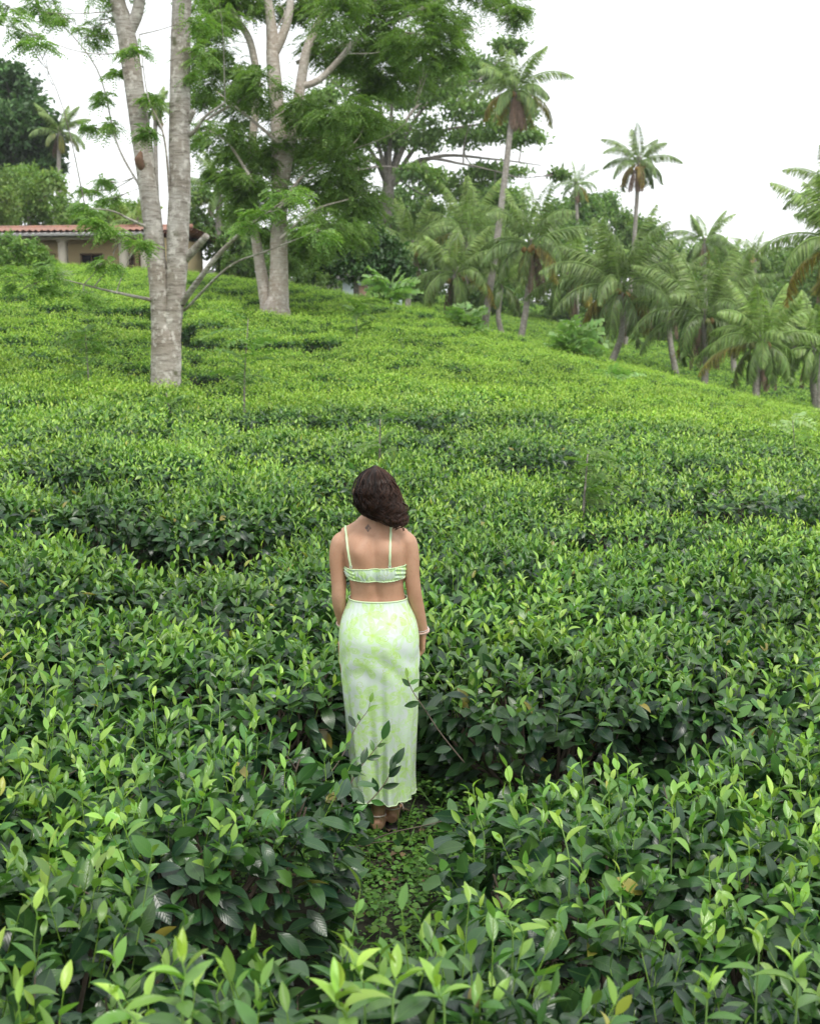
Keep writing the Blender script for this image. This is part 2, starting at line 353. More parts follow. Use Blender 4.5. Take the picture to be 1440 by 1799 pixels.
# ------------------------------------------------------------------ trees
def compound(mb, P, D, L, npair, ll, lw, age, droop=.5):
    """pinnate leaves: rachis from P along D, npair pairs of leaflets"""
    n = len(P); D = nrm(D); t = (np.arange(npair) + .8) / npair
    Z_ = np.array((0, 0, 1.0)); S = nrm(np.cross(D, Z_ + rng.normal(0, .35, (n, 3)))); N = np.cross(S, D)
    Lc = np.broadcast_to(L, (n,))[:, None, None]
    pos = P[:, None] + D[:, None] * (Lc * t[None, :, None]); pos[..., 2] -= (droop * Lc[..., 0] * t ** 2)
    for sg in (-1, 1):
        dd = D[:, None] * .45 + sg * S[:, None] * .9 + np.array((0, 0, -.18)) + rng.normal(0, .12, (n, npair, 3))
        prof = np.sin(math.pi * (.12 + .8 * t)) ** .5
        leaves(mb, pos.reshape(-1, 3), dd.reshape(-1, 3), np.repeat(N, npair, 0) + rng.normal(0, .2, (n * npair, 3)), np.tile(ll * prof, n), lw,
               np.repeat(np.broadcast_to(age, (n,)), npair), LT2, .2, .15)
def blob_foliage(mb, blobs, kind, dens, lsz, young=.5):
    for (c, r, fl) in blobs:
        c = np.asarray(c, float); ns = max(4, int(19 * (r ** 1.2) * dens ** .5)) if kind != 'feather' else max(3, int(9 * r * dens ** .5))
        sc = rnd_dir(ns, .15) * (rng.random(ns) ** .4)[:, None] * r; sc[:, 2] *= fl
        shade = rng.random(ns)
        if kind == 'feather':
            m = max(3, int(11 * dens)); sub = np.repeat(np.arange(ns), m)
            P = c + sc[sub] + rng.normal(0, 1, (ns * m, 3)) * r * np.array((.26, .26, .1 + .12 * fl))
            D = nrm(sc[sub]) * .6 + rng.normal(0, .6, (len(sub), 3)); D[:, 2] = D[:, 2] * .35 - .05
            compound(mb, P, D, lsz * rng.uniform(.7, 1.2, len(P)), 8, lsz * .27, lsz * .115, np.clip(1 - young + rng.normal(0, .12, len(P)) + (shade[sub] - .5) * .5, 0, 1))
        else:
            m = max(6, int(32 * dens)); sub = np.repeat(np.arange(ns), m)
            P = c + sc[sub] + rng.normal(0, 1, (ns * m, 3)) * r * np.array((.19, .19, .15 * (fl + .3)))
            D = rnd_dir(len(P), -.2); N = rnd_dir(len(P), 1.2)
            leaves(mb, P, D, N, lsz * rng.uniform(.6, 1.3, len(P)), lsz * .5, np.clip(1 - young + rng.normal(0, .12, len(P)) + (shade[sub] - .5) * .7, 0, 1), LT2, .3, .2)
def twigs_to(mb, src, blobs, r0, C=None, n=5):
    """thin limbs from the nearest point of src (k,3) to each blob and into it"""
    for (c, r, fl) in blobs:
        c = np.asarray(c, float); d = np.linalg.norm(src - c, axis=1) + np.maximum(0, src[:, 2] - c[2]) * 1.5; s = src[int(np.argmin(d))]
        dist = np.linalg.norm(c - s); mid = (s + c) / 2 + rng.normal(0, .07, 3) * dist; mid[2] -= .04 * dist
        tube(mb, [s, mid, c], [r0 * (.4 + .12 * r), r0 * .6 * (.4 + .12 * r), r0 * .2], 5, 4, cap=False)
        for k in range(n):
            e = c + rnd_dir(1, .2)[0] * r * np.array((1, 1, fl)) * .8
            q = mid + (c - mid) * rng.uniform(.3, 1)
            tube(mb, [q, (q + e) / 2 + rng.normal(0, .05, 3) * r, e], [r0 * .28, r0 * .18, r0 * .05], 4, 2, cap=False)
def tree(name, label, base, limbs, blobs, kind, leafm, barkm, dens=1.0, lsz=.3, young=.5, rtw=.06, cat="tree", group=None, nt_=5, extra=None, tn=14):
    root = empty(name, base); tag(root, label, cat, group)
    mb = MB(); src = []
    for (P, r) in limbs:
        tube(mb, P, r, tn, 6, rough=.025); src.append(smooth_path(P, r, 4)[0])
    src = np.concatenate(src)
    twigs_to(mb, src, blobs, rtw, n=nt_)
    mb.obj("trunk", barkm, root, off=base)
    cb = MB(); blob_foliage(cb, blobs, kind, dens, lsz, young); cb.obj("crown", leafm, root, off=base)
    return root
def P_(lst, dep): return [at(a, b, dep + (c[0] if c else 0)) for a, b, *c in lst]
def B_(lst, dep, jit=.6, fl=.6): 
    return [(at(a, b, dep + rng.normal(0, jit)), rr * dep / F, (c[0] if c else fl)) for a, b, rr, *c in lst]

# twin trunked tree on the left
D1 = 18.6
base1 = at(290, 705, D1); base1[2] = g1(base1[0], base1[1])
b1 = lambda dx, dz=0: base1 + np.array((dx, 0, dz))
root_p = [tuple(base1 - np.array((0, 0, .25))), tuple(b1(0, .3))]
left_stem = [base1 + (-.03, 0, -.3)] + P_([(287, 690), (284, 640), (283, 585), (281, 530), (275, 460), (268, 390), (258, 310), (250, 250), (240, 180), (230, 110), (221, 55), (207, 5), (190, -60), (165, -160)], D1)
left_r = [.24, .2, .165, .15, .15, .148, .15, .15, .155, .15, .15, .145, .12, .11, .09]
right_stem = [base1 + (.06, .02, -.3)] + P_([(296, 690), (300, 640), (301, 585), (307, 530), (311, 470), (313, 400), (316, 330), (315, 250), (316, 170), (317, 90), (319, 10), (323, -80), (330, -200)], D1)
right_r = [.24, .2, .165, .15, .145, .165, .172, .168, .165, .16, .155, .15, .14, .11]
butt = [base1 + (.01, 0, -.3)] + P_([(291, 700), (291, 680), (291, 640), (291, 595), (292, 568), (293, 545)], D1); butt_r = [.34, .27, .235, .215, .19, .12, .02]
br = lambda lst, r0, r1, dep=D1: (P_(lst, dep), list(np.linspace(r0, r1, len(lst))))
limbs1 = [(butt, butt_r), (left_stem, left_r), (right_stem, right_r),
          br([(223, 62), (240, 25), (247, -10), (262, -70), (290, -150)], .1, .07),
          br([(318, 535), (345, 497, -.5), (390, 440, -1), (450, 388, -1.6), (500, 352, -2)], .055, .012),
          br([(325, 455), (347, 432, -.2), (363, 414, -.4)], .07, .05),
          br([(324, 545), (400, 470, -1.2), (470, 440, -1.8), (560, 405, -2.4)], .022, .006),
          br([(268, 527), (225, 518, -.6), (180, 508, -1), (110, 490, -1.6)], .03, .008),
          br([(262, 400), (228, 385, -.4), (196, 370, -.8), (150, 365, -1.2)], .026, .006),
          br([(330, 238), (344, 228, -.2), (360, 205, -.4), (395, 180, -.6)], .04, .012), br([(330, 212), (340, 194, -.1)], .06, .045),
          br([(300, 370), (288, 240, -.3), (260, 170, -.4), (245, 60, -.5)], .02, .006),
          br([(247, 330), (205, 250, .6), (170, 120, 1.2), (90, 20, 2)], .02, .008)]
bl1 = B_([(60, 72, 30), (18, 45, 34), (110, 28, 40), (150, 62, 28), (178, 35, 34), (205, 130, 15), (188, 175, 17), (200, 215, 17), (158, 225, 9), (60, 20, 30), (5, 5, 30),
          (232, 92, 13), (272, 178, 16), (262, 232, 13), (158, 335, 13), (193, 350, 12), (180, 318, 9), (345, 30, 34), (352, 95, 28), (345, 140, 18), (190, -10, 60), (60, -40, 70),
          (300, -60, 60), (380, -40, 60), (120, -110, 80), (260, -160, 90), (380, -150, 90), (10, -140, 90), (480, -120, 70)], D1, .8, .45)
bl1 += [(at(a, y, D1 + d), rr * (D1 + d) / F, .3) for a, y, rr, d in [(205, 408, 34, -1.4), (160, 392, 24, -1.5), (238, 430, 22, -1.0), (150, 366, 20, -1.4), (100, 480, 42, -2), (50, 500, 36, -2.2), (150, 520, 30, -1.5),
         (20, 480, 30, -2.2), (180, 462, 22, -1.6), (470, 372, 32, -2), (505, 345, 30, -2.2), (440, 400, 22, -1.6), (560, 405, 26, -2.4)]]
tree("twin_trunk_tree", "tall pale tree dividing low down into twin trunks, rising from the left of the slope", base1, limbs1, bl1, 'feather', M['feather'], M['bark'],
     dens=1.8, lsz=.22, young=.75, rtw=.025)
tr1 = [o for o in bpy.data.objects if o.name.startswith("twin_trunk_tree")][0]
# scar where a limb tore off the left trunk, moss in the fork
wp = at(249, 283, D1 - .13); b = MB()
tube(b, [wp + (-.01, .03, .17), wp + (-.02, -.01, .08), wp + (-.03, -.035, 0), wp + (0, .0, -.1), wp + (.0, .06, -.2)], [.01, .05, .075, .055, .01], 10, 4, rough=.12)
b.obj("torn_limb_scar", M['wound'], tr1, off=base1)

# broad pale tree further up
D2 = 32.0
base2 = at(486, 556, D2); base2[2] = g1(base2[0], base2[1]) - .05
t2 = [base2 + (0, 0, -.2)] + P_([(486, 548), (489, 525), (490, 480), (490, 420), (490, 360), (490, 300), (489, 230), (484, 160), (479, 100), (478, 60), (472, 10), (462, -50)], D2)
r2 = [.44, .37, .28, .25, .23, .215, .21, .205, .2, .18, .16, .12, .09]
s2 = [base2 + (-.3, .3, -.2)] + P_([(472, 545), (463, 500), (455, 455), (447, 400), (440, 340), (441, 280), (446, 220), (452, 150), (440, 75), (418, 35), (395, -10), (375, -60)], D2 + .3)
bl2 = None
limbs2 = [(t2, r2), (s2, [.3, .24, .17, .145, .125, .115, .11, .105, .105, .10, .09, .08, .06]),
          br([(480, 95), (497, 60), (508, 20), (512, -40)], .14, .09, D2), br([(495, 330), (515, 220), (528, 150), (538, 90), (560, 40), (590, -10), (630, -60)], .17, .08, D2),
          br([(527, 152), (560, 140), (595, 105), (635, 60), (668, 45), (730, 20), (800, -20)], .1, .04, D2), br([(640, 55), (655, 20), (665, -30)], .06, .04, D2),
          br([(660, 48), (740, 60), (800, 55)], .035, .015, D2), br([(520, 110), (600, 80), (690, 70)], .06, .02, D2 + 1), br([(486, 370), (540, 300), (600, 270)], .05, .015, D2 - 1),
          br([(360, 212), (395, 190), (445, 165)], .03, .06, D2 + 1), br([(486, 50), (500, 20), (486, 5)], .02, .01, D2),
          br([(445, 320), (400, 250), (360, 225)], .045, .02, D2 - 1), br([(492, 420), (550, 370), (610, 350)], .045, .012, D2 - 1.5), br([(490, 250), (430, 200), (380, 160)], .05, .015, D2 - .8)]
bl2 = B_([(395, 135, 44), (370, 100, 36), (385, 235, 36), (430, 195, 44), (465, 262, 44), (515, 275, 50), (560, 335, 48), (600, 285, 44), (625, 345, 46), (575, 400, 44), (470, 345, 46), (430, 325, 34),
          (392, 300, 26), (520, 420, 34), (625, 400, 32), (590, 85, 42), (640, 100, 48), (690, 75, 48), (745, 55, 52), (650, 160, 36), (700, 140, 44), (385, 50, 40), (350, 180, 26), (545, 195, 36),
          (600, 195, 40), (420, 260, 34), (455, 150, 34), (510, 210, 34), (540, 20, 34), (600, 20, 44), (660, 10, 44), (730, 0, 50), (790, 50, 30), (880, 8, 26), (905, 22, 16), (420, 10, 44), (370, 5, 44),
          (760, 95, 34), (500, 460, 22), (420, 370, 22), (545, 440, 26), (480, 410, 18), (600, 235, 30), (640, 215, 26), (560, 250, 30),
          (450, -50, 80), (560, -60, 90), (680, -70, 90), (800, -60, 70), (620, -160, 120), (480, -170, 110), (780, -150, 90)], D2, 1.2, .6)
CAMP = np.array((0, 0, ZC))
bl2 = [(CAMP + (c - CAMP) * (1 + (rng.choice([-1.6, -.6, 1.2, 2.2]) + (2.2 if 465 < 720 + F * c[0] / (c @ FW) < 525 and rng.random() < .6 else 0)) / D2), r * 1.12, f) for c, r, f in bl2]
tree("spreading_tree", "large pale tree with a feathery crown just below the crest, right of the twin trunks", base2, limbs2, bl2, 'feather', M['feather'], M['bark2'],
     dens=3.0, lsz=.38, young=.9, rtw=.035)

# very large umbrella crowned tree far behind
D3 = 72.0
base3 = at(682, 470, D3); base3[2] = g1(base3[0], base3[1])
limbs3 = [([base3] + P_([(682, 450), (681, 400), (681, 350), (683, 310)], D3), [.6, .48, .42, .38, .34])]
for e, dd, rr_ in [((560, 250), 3, .2), ((610, 215), -3, .2), ((650, 150), 4, .22), ((700, 120), -4, .22), ((770, 170), 3, .22), ((840, 140), -2, .22), ((890, 220), 0, .2), ((950, 290), 5, .2), ((870, 300), -5, .2), ((790, 240), 6, .2), ((620, 300), -6, .18)]:
    m1 = at(682 + (e[0] - 682) * .3, 280 + (e[1] - 300) * .45, D3 + dd * .3); m2 = at(682 + (e[0] - 682) * .7, 288 + (e[1] - 300) * .85, D3 + dd * .8)
    limbs3.append(([at(682, 330, D3), m1, m2, at(*e, D3 + dd)], [.16, .11, .065, .03]))
bl3 = B_([(560, 262, 44), (612, 228, 46), (592, 180, 40), (640, 140, 52), (700, 170, 52), (660, 200, 46), (740, 130, 56), (800, 95, 50), (835, 120, 50), (780, 170, 56), (850, 165, 48), (900, 120, 34), (905, 190, 44), (800, 230, 50),
          (740, 235, 52), (690, 262, 46), (870, 238, 48), (928, 248, 34), (640, 300, 46), (780, 295, 50), (845, 300, 46), (905, 300, 40), (950, 302, 26), (725, 320, 46), (600, 340, 46), (700, 380, 52), (640, 380, 52), (760, 370, 50),
          (830, 350, 50), (870, 80, 30), (720, 70, 50), (580, 130, 40), (890, 340, 34)], D3, 3.5, .42)
bl3 = [(c + rng.normal(0, .45, 3), r * rng.uniform(.7, 1.15), rng.uniform(.28, .6)) for c, r, f in bl3]
tree("umbrella_tree", "huge flat layered umbrella tree standing far behind the palms", base3, limbs3, bl3, 'broad', M['broad'], M['barkdark'], dens=.95, lsz=.34, young=.62, rtw=.10, nt_=7)  # leaf tone set lighter here to stand in for distance haze

def simple_tree(name, label, blobs, dep, px, Yb, leafm, dens=1.0, lsz=.2, young=.5, cat="tree", group=None, fl=.85, jit=1.5, tr=.2, kind='broad'):
    base = at(px, Yb, dep); base[2] = g1(base[0], base[1]); bl = B_(blobs, dep, jit, fl)
    cz = np.mean([q[0] for q in bl], axis=0); top = base * .25 + cz * .75
    return tree(name, label, base, [([base - (0, 0, .2), base * .6 + cz * .4 + (.1, 0, 0), top, cz + (0, 0, .5)], [tr * 1.3, tr, tr * .8, tr * .4])], bl, kind, leafm, M['barkdark'], dens, lsz, young, tr * .3, cat, group, 4, tn=9)
simple_tree("dense_tree", "dense dark green rounded tree at the left edge behind the house", [(28, 175, 50), (55, 215, 46), (10, 235, 55), (72, 262, 38), (25, 290, 50), (18, 135, 30), (-40, 200, 70), (60, 305, 36), (-60, 280, 70), (92, 290, 20), (10, 330, 50), (60, 335, 30)], 76, 10, 440, M['darkleaf'], 1.7, .42, .7, tr=.4)
simple_tree("feathery_tree", "light green feathery tree behind the left end of the house roof", [(62, 340, 44), (20, 365, 40), (112, 372, 36), (45, 310, 26), (90, 325, 24), (-30, 350, 50), (70, 390, 36)], 66, 50, 430, M['broad'], 1.3, .3, .85)
simple_tree("yellowing_tree", "yellow green leafy tree at the left edge below the dense dark tree", [(2, 320, 28), (-20, 345, 40), (12, 350, 20), (-10, 385, 40)], 64, -20, 430, M['broad'], 1.3, .22, .95)
simple_tree("rounded_shrub", "olive green shrub growing in front of the left end of the house", [(15, 436, 30), (45, 432, 24), (-15, 440, 34), (30, 458, 26), (72, 448, 18), (88, 458, 14), (-30, 425, 30)], 40.5, 15, 490, M['broad'], 1.5, .16, .7, cat="shrub", tr=.07, jit=.3)
simple_tree("garden_tree", "bright leafed tree rising behind the middle of the house roof", [(160, 385, 32), (200, 378, 26), (240, 385, 34), (130, 395, 26), (215, 395, 30), (180, 400, 28)], 66, 190, 440, M['broad'], 1.4, .28, .75)
simple_tree("garden_tree", "mid green tree behind the house between the twin trunks and the pale tree", [(345, 385, 30), (380, 400, 34), (420, 420, 36), (350, 430, 30), (400, 445, 30), (450, 440, 30), (345, 345, 22), (430, 385, 24), (400, 470, 24), (440, 472, 26), (480, 474, 28), (520, 478, 28), (560, 480, 28), (600, 486, 26), (640, 488, 22)], 60, 390, 470, M['broad'], 1.4, .28, .5)
simple_tree("weeping_bush", "dark weeping bush mass with a shadowed hollow under it, right of the pale tree", [(548, 450, 34), (580, 425, 40), (620, 420, 44), (655, 430, 40), (685, 450, 34), (700, 470, 26), (600, 455, 36), (640, 462, 34), (560, 478, 24), (690, 490, 22), (530, 430, 28), (668, 478, 24)], 47, 620, 520, M['darkleaf'], 1.7, .24, .5, cat="bush", tr=.12, jit=.8)
simple_tree("leafy_shrub", "low leafy shrub at the crest between the pale tree and the dark weeping bush", [(545, 490, 18), (520, 478, 22), (570, 492, 14), (430, 455, 22), (400, 460, 18)], 42, 530, 515, M['broad'], 1.5, .14, .7, cat="shrub", tr=.05, jit=.3)
for k, (lab, bl, dep, px, Yb) in enumerate([
    ("dark tree behind the leftmost coconut palms", [(720, 370, 46), (700, 420, 50), (745, 410, 50), (690, 470, 36), (760, 460, 50), (735, 510, 36)], 92, 725, 530),
    ("dark green tree filling the gap behind the leaning palm trunk", [(840, 380, 50), (890, 370, 50), (860, 430, 56), (900, 460, 56), (820, 500, 46), (880, 510, 50)], 95, 860, 540),
    ("mid green tree below the small far palm", [(980, 395, 46), (1030, 370, 34), (1060, 360, 28), (1010, 440, 56), (960, 480, 56), (1040, 500, 56), (990, 540, 40)], 98, 1000, 560),
    ("mid green tree below the dark topped far palm", [(1090, 400, 40), (1130, 415, 34), (1155, 450, 44), (1100, 460, 50), (1160, 510, 50), (1110, 540, 46), (1180, 570, 40)], 98, 1120, 590),
    ("pale green tree filling the skyline right of centre", [(1210, 470, 40), (1250, 460, 40), (1290, 470, 40), (1230, 520, 50), (1290, 530, 50), (1250, 580, 46), (1310, 580, 40)], 102, 1250, 610),
    ("pale green tree on the skyline near the right edge", [(1330, 475, 34), (1370, 470, 40), (1420, 460, 44), (1350, 530, 50), (1410, 530, 50), (1460, 500, 50), (1370, 600, 50), (1440, 600, 56)], 96, 1390, 640)]):
    simple_tree("background_tree", lab, bl, dep, px, Yb, M['broad'], 1.3, .42, .5 if k < 3 else .7, group="broadleaf trees behind the coconut palms", tr=.3, jit=3)

# ------------------------------------------------------------------ coconut palms
M['husk'] = solid("coconut_husk", (.28, .22, .06), .6, None, .3, 8, col2=(.30, .14, .04))
M['husk_green'] = solid("green_coconut_husk", (.2, .22, .07), .6, None, .3, 8)
M['deadfrond'] = solid("dead_palm_frond", (.22, .15, .11), .9, None, .3, 6, col2=(.3, .2, .15))
def frond(mb, o, az, e0, L, droop, age, nl=38, wl=.9, twist=0.0):
    n = 12; t = np.linspace(0, 1, n); e = e0 - droop * t ** 1.35
    dv = np.stack([np.cos(e) * math.cos(az), np.cos(e) * math.sin(az), np.sin(e)], -1)
    P = o + np.r_[np.zeros((1, 3)), np.cumsum((dv[1:] + dv[:-1]) / 2 * L / (n - 1), axis=0)]
    tube(mb, P, np.linspace(.045, .01, n), 4, C=(.1 + age * .6, .95, .5, 0), cap=False, flat=.6)
    tt = np.linspace(.14, 1, nl); Q = np.stack([np.interp(tt, t, P[:, i]) for i in range(3)], -1); T = nrm(np.stack([np.interp(tt, t, dv[:, i]) for i in range(3)], -1))
    side = np.array((-math.sin(az + twist), math.cos(az + twist), 0)); up = np.cross(side, T); up = up * np.sign(up[:, 2:3] + 1e-6)
    side = np.cross(T, up)
    ll = wl * (np.sin(math.pi * (tt * .86 + .12)) ** .6) * rng.uniform(.85, 1.1, nl)
    for sg in (-1, 1):
        D = T * .55 + sg * side * .75 + up * .18 + rng.normal(0, .07, (nl, 3)); D[:, 2] -= .5
        leaves(mb, Q, D, up + sg * side * .5, ll, .052, np.clip(age + rng.normal(0, .05, nl), 0, 1), LT1, rng.uniform(.45, .8, nl), .3)
def palm(label, c, bs, dep, rp, nf=24, nuts=9, dead=2, seed=0, upright=1.0, group="coconut palms behind the crest", old=.35, bsd=0, tr=.15, name="coconut_palm", nl=62, lean=None, missing=0):
    global rng
    rng = np.random.default_rng(100 + seed)
    cc = at(c[0], c[1], dep); base = at(bs[0], bs[1], dep + bsd); gzv = g1(base[0], base[1]); base[2] = gzv if abs(gzv - base[2]) < 2.5 else min(gzv, base[2])
    root = empty(name, base); tag(root, label, "palm tree", group); L = rp * dep / F * 1.2
    mid = (base + cc) / 2 + (lean if lean is not None else np.array((rng.normal(0, .12), 0, 0)))
    b = MB(); tube(b, [base - (0, 0, .3), base + (0, 0, .35), mid, cc - (0, 0, .3), cc + (0, 0, .25)], [tr * 1.7, tr * 1.15, tr * .95, tr * .85, tr * 1.1], 12, 8, rough=.03); b.obj("trunk", M['palmbark'], root, off=base)
    b = MB(); az = rng.random() * 6
    vig_ = rng.uniform(-.06, .12); nf = int(nf * .86)
    for k in range(nf):
        u = (k + .5) / nf; az += 2.399 + rng.normal(0, .15)
        e0 = R(86 - 118 * u ** 1.0 * (2 - upright)) + rng.normal(0, .1); dr = (.5 + 1.15 * math.sin(min(u * 1.5, 1) * 1.57)) * rng.uniform(.75, 1.15)
        age = .02 + vig_ + .38 * u + (rng.random() * .5 if (u > .7 and rng.random() < old) else 0)
        frond(b, cc + np.array((math.cos(az), math.sin(az), 0)) * .1 + (0, 0, .1 - .2 * u), az, e0, L * (1.08 - .3 * max(0, u - .55) / .45) * rng.uniform(.8, 1.08) * (.8 + .2 * math.sin(u * 3.14)), dr, float(np.clip(age, 0, .93)), nl, .21 * L + .1, rng.normal(0, .25))
    b.obj("crown", M['palm'], root, off=base)
    if nuts:
        for k in range(nuts):
            a = rng.random() * 6.28; p = cc + np.array((math.cos(a) * rng.uniform(.2, .5), math.sin(a) * rng.uniform(.2, .5), rng.uniform(-.55, -.1)))
            b = MB(); tube(b, [p - (0, 0, .16), p - (0, 0, .12), p, p + (0, 0, .1), p + (0, 0, .15)], [.02, .1, .14, .09, .02], 8, 2); b.obj("coconut", M['husk'] if rng.random() < .5 else M['husk_green'], root, off=base)
    for k in range(dead):
        b = MB(); a = rng.random() * 6.28; frond(b, cc + np.array((math.cos(a), math.sin(a), 0)) * .15 - (0, 0, .2), a, R(-62), L * .6, .45, 1.0, 22, .6)
        b.obj("dead_frond", M['deadfrond'], root, off=base)
    return root
palm("very tall coconut palm with a long leaning trunk rising above all the others", (903, 158), (848, 600), 60, 86, 26, 6, 7, 1, 1.0, old=.8, tr=.17, lean=np.array((.05, 0, -.1)))
palm("lone tall palm with many brown hanging fronds against the white sky", (1122, 285), (1100, 520), 78, 64, 22, 6, 8, 2, .95, old=.7)
palm("small distant palm on the skyline between the two tallest palms", (1012, 325), (1015, 470), 92, 36, 20, 0, 1, 3, nl=26)
palm("short spreading coconut palm at the left end of the palm row", (800, 478), (800, 582), 58, 96, 26, 4, 3, 4, .95)
palm("palm with tall upright fronds behind the short spreading palm", (822, 408), (815, 560), 66, 96, 24, 0, 1, 5, 1.12)
palm("coconut palm heavy with orange nuts right of the long leaning trunk", (932, 428), (912, 606), 56, 110, 26, 12, 3, 6, 1.02)
palm("dark palm partly hidden at the far left of the palm row", (722, 430), (712, 560), 64, 78, 20, 4, 1, 7)
palm("big round crowned coconut palm with green nuts in the middle of the row", (1090, 505), (1066, 652), 54, 140, 30, 14, 2, 8, 1.0)
palm("coconut palm with drooping fronds right of the big round crowned one", (1237, 552), (1235, 697), 52, 126, 28, 3, 5, 9, .98)
palm("palm top with curling fronds showing above the drooping palm", (1237, 425), (1240, 600), 80, 56, 20, 0, 1, 10)
palm("short coconut palm with orange flower stalks near the right edge", (1338, 600), (1326, 716), 48, 108, 26, 8, 4, 11, .98)
palm("large near palm with yellowing fronds cut by the right edge of the photo", (1478, 425), (1440, 752), 40, 135, 28, 2, 2, 12, .92, old=.95)
palm("feathery palm behind and above the large one at the right edge", (1470, 335), (1490, 600), 62, 92, 20, 0, 0, 13, 1.0)
palm("low palm crown at the right edge under the large yellowing palm", (1428, 610), (1440, 700), 50, 90, 22, 0, 1, 14, 1.0)
palm("palm squeezed between the orange nut palm and the big round crowned one", (1000, 485), (1020, 638), 62, 92, 24, 0, 2, 15, 1.0)
palm("slender palm behind the gap right of the big round crowned palm", (1172, 525), (1188, 680), 60, 88, 22, 4, 2, 16, 1.0)
palm("small far palm top on the skyline above the short palm", (1326, 445), (1330, 560), 94, 40, 18, 0, 0, 17, nl=26)
palm("distant palm behind the dense dark tree on the left", (104, 232), (100, 420), 74, 50, 20, 0, 1, 18, .9, group="palms behind the house", old=.6)
palm("thin palm seen in the gap between the twin trunks", (272, 190), (282, 420), 72, 38, 20, 0, 1, 19, .95, group="palms behind the house", old=.7)
palm("palm with drooping pale fronds behind the right of the twin trunks", (385, 335), (385, 440), 62, 70, 22, 0, 1, 20, .95, group="palms behind the house")
palm("palm leaning over the roof behind the left trunk", (238, 390), (238, 440), 56, 50, 16, 0, 0, 21, 1.0, group="palms behind the house", old=.9)
palm("low palm behind the crest at the foot of the orange nut palm", (880, 500), (884, 598), 66, 80, 20, 0, 0, 22, 1.0)
palm("palm behind the drooping palm toward the right edge", (1290, 520), (1290, 660), 66, 84, 22, 0, 1, 23, 1.0)
rng = np.random.default_rng(11)
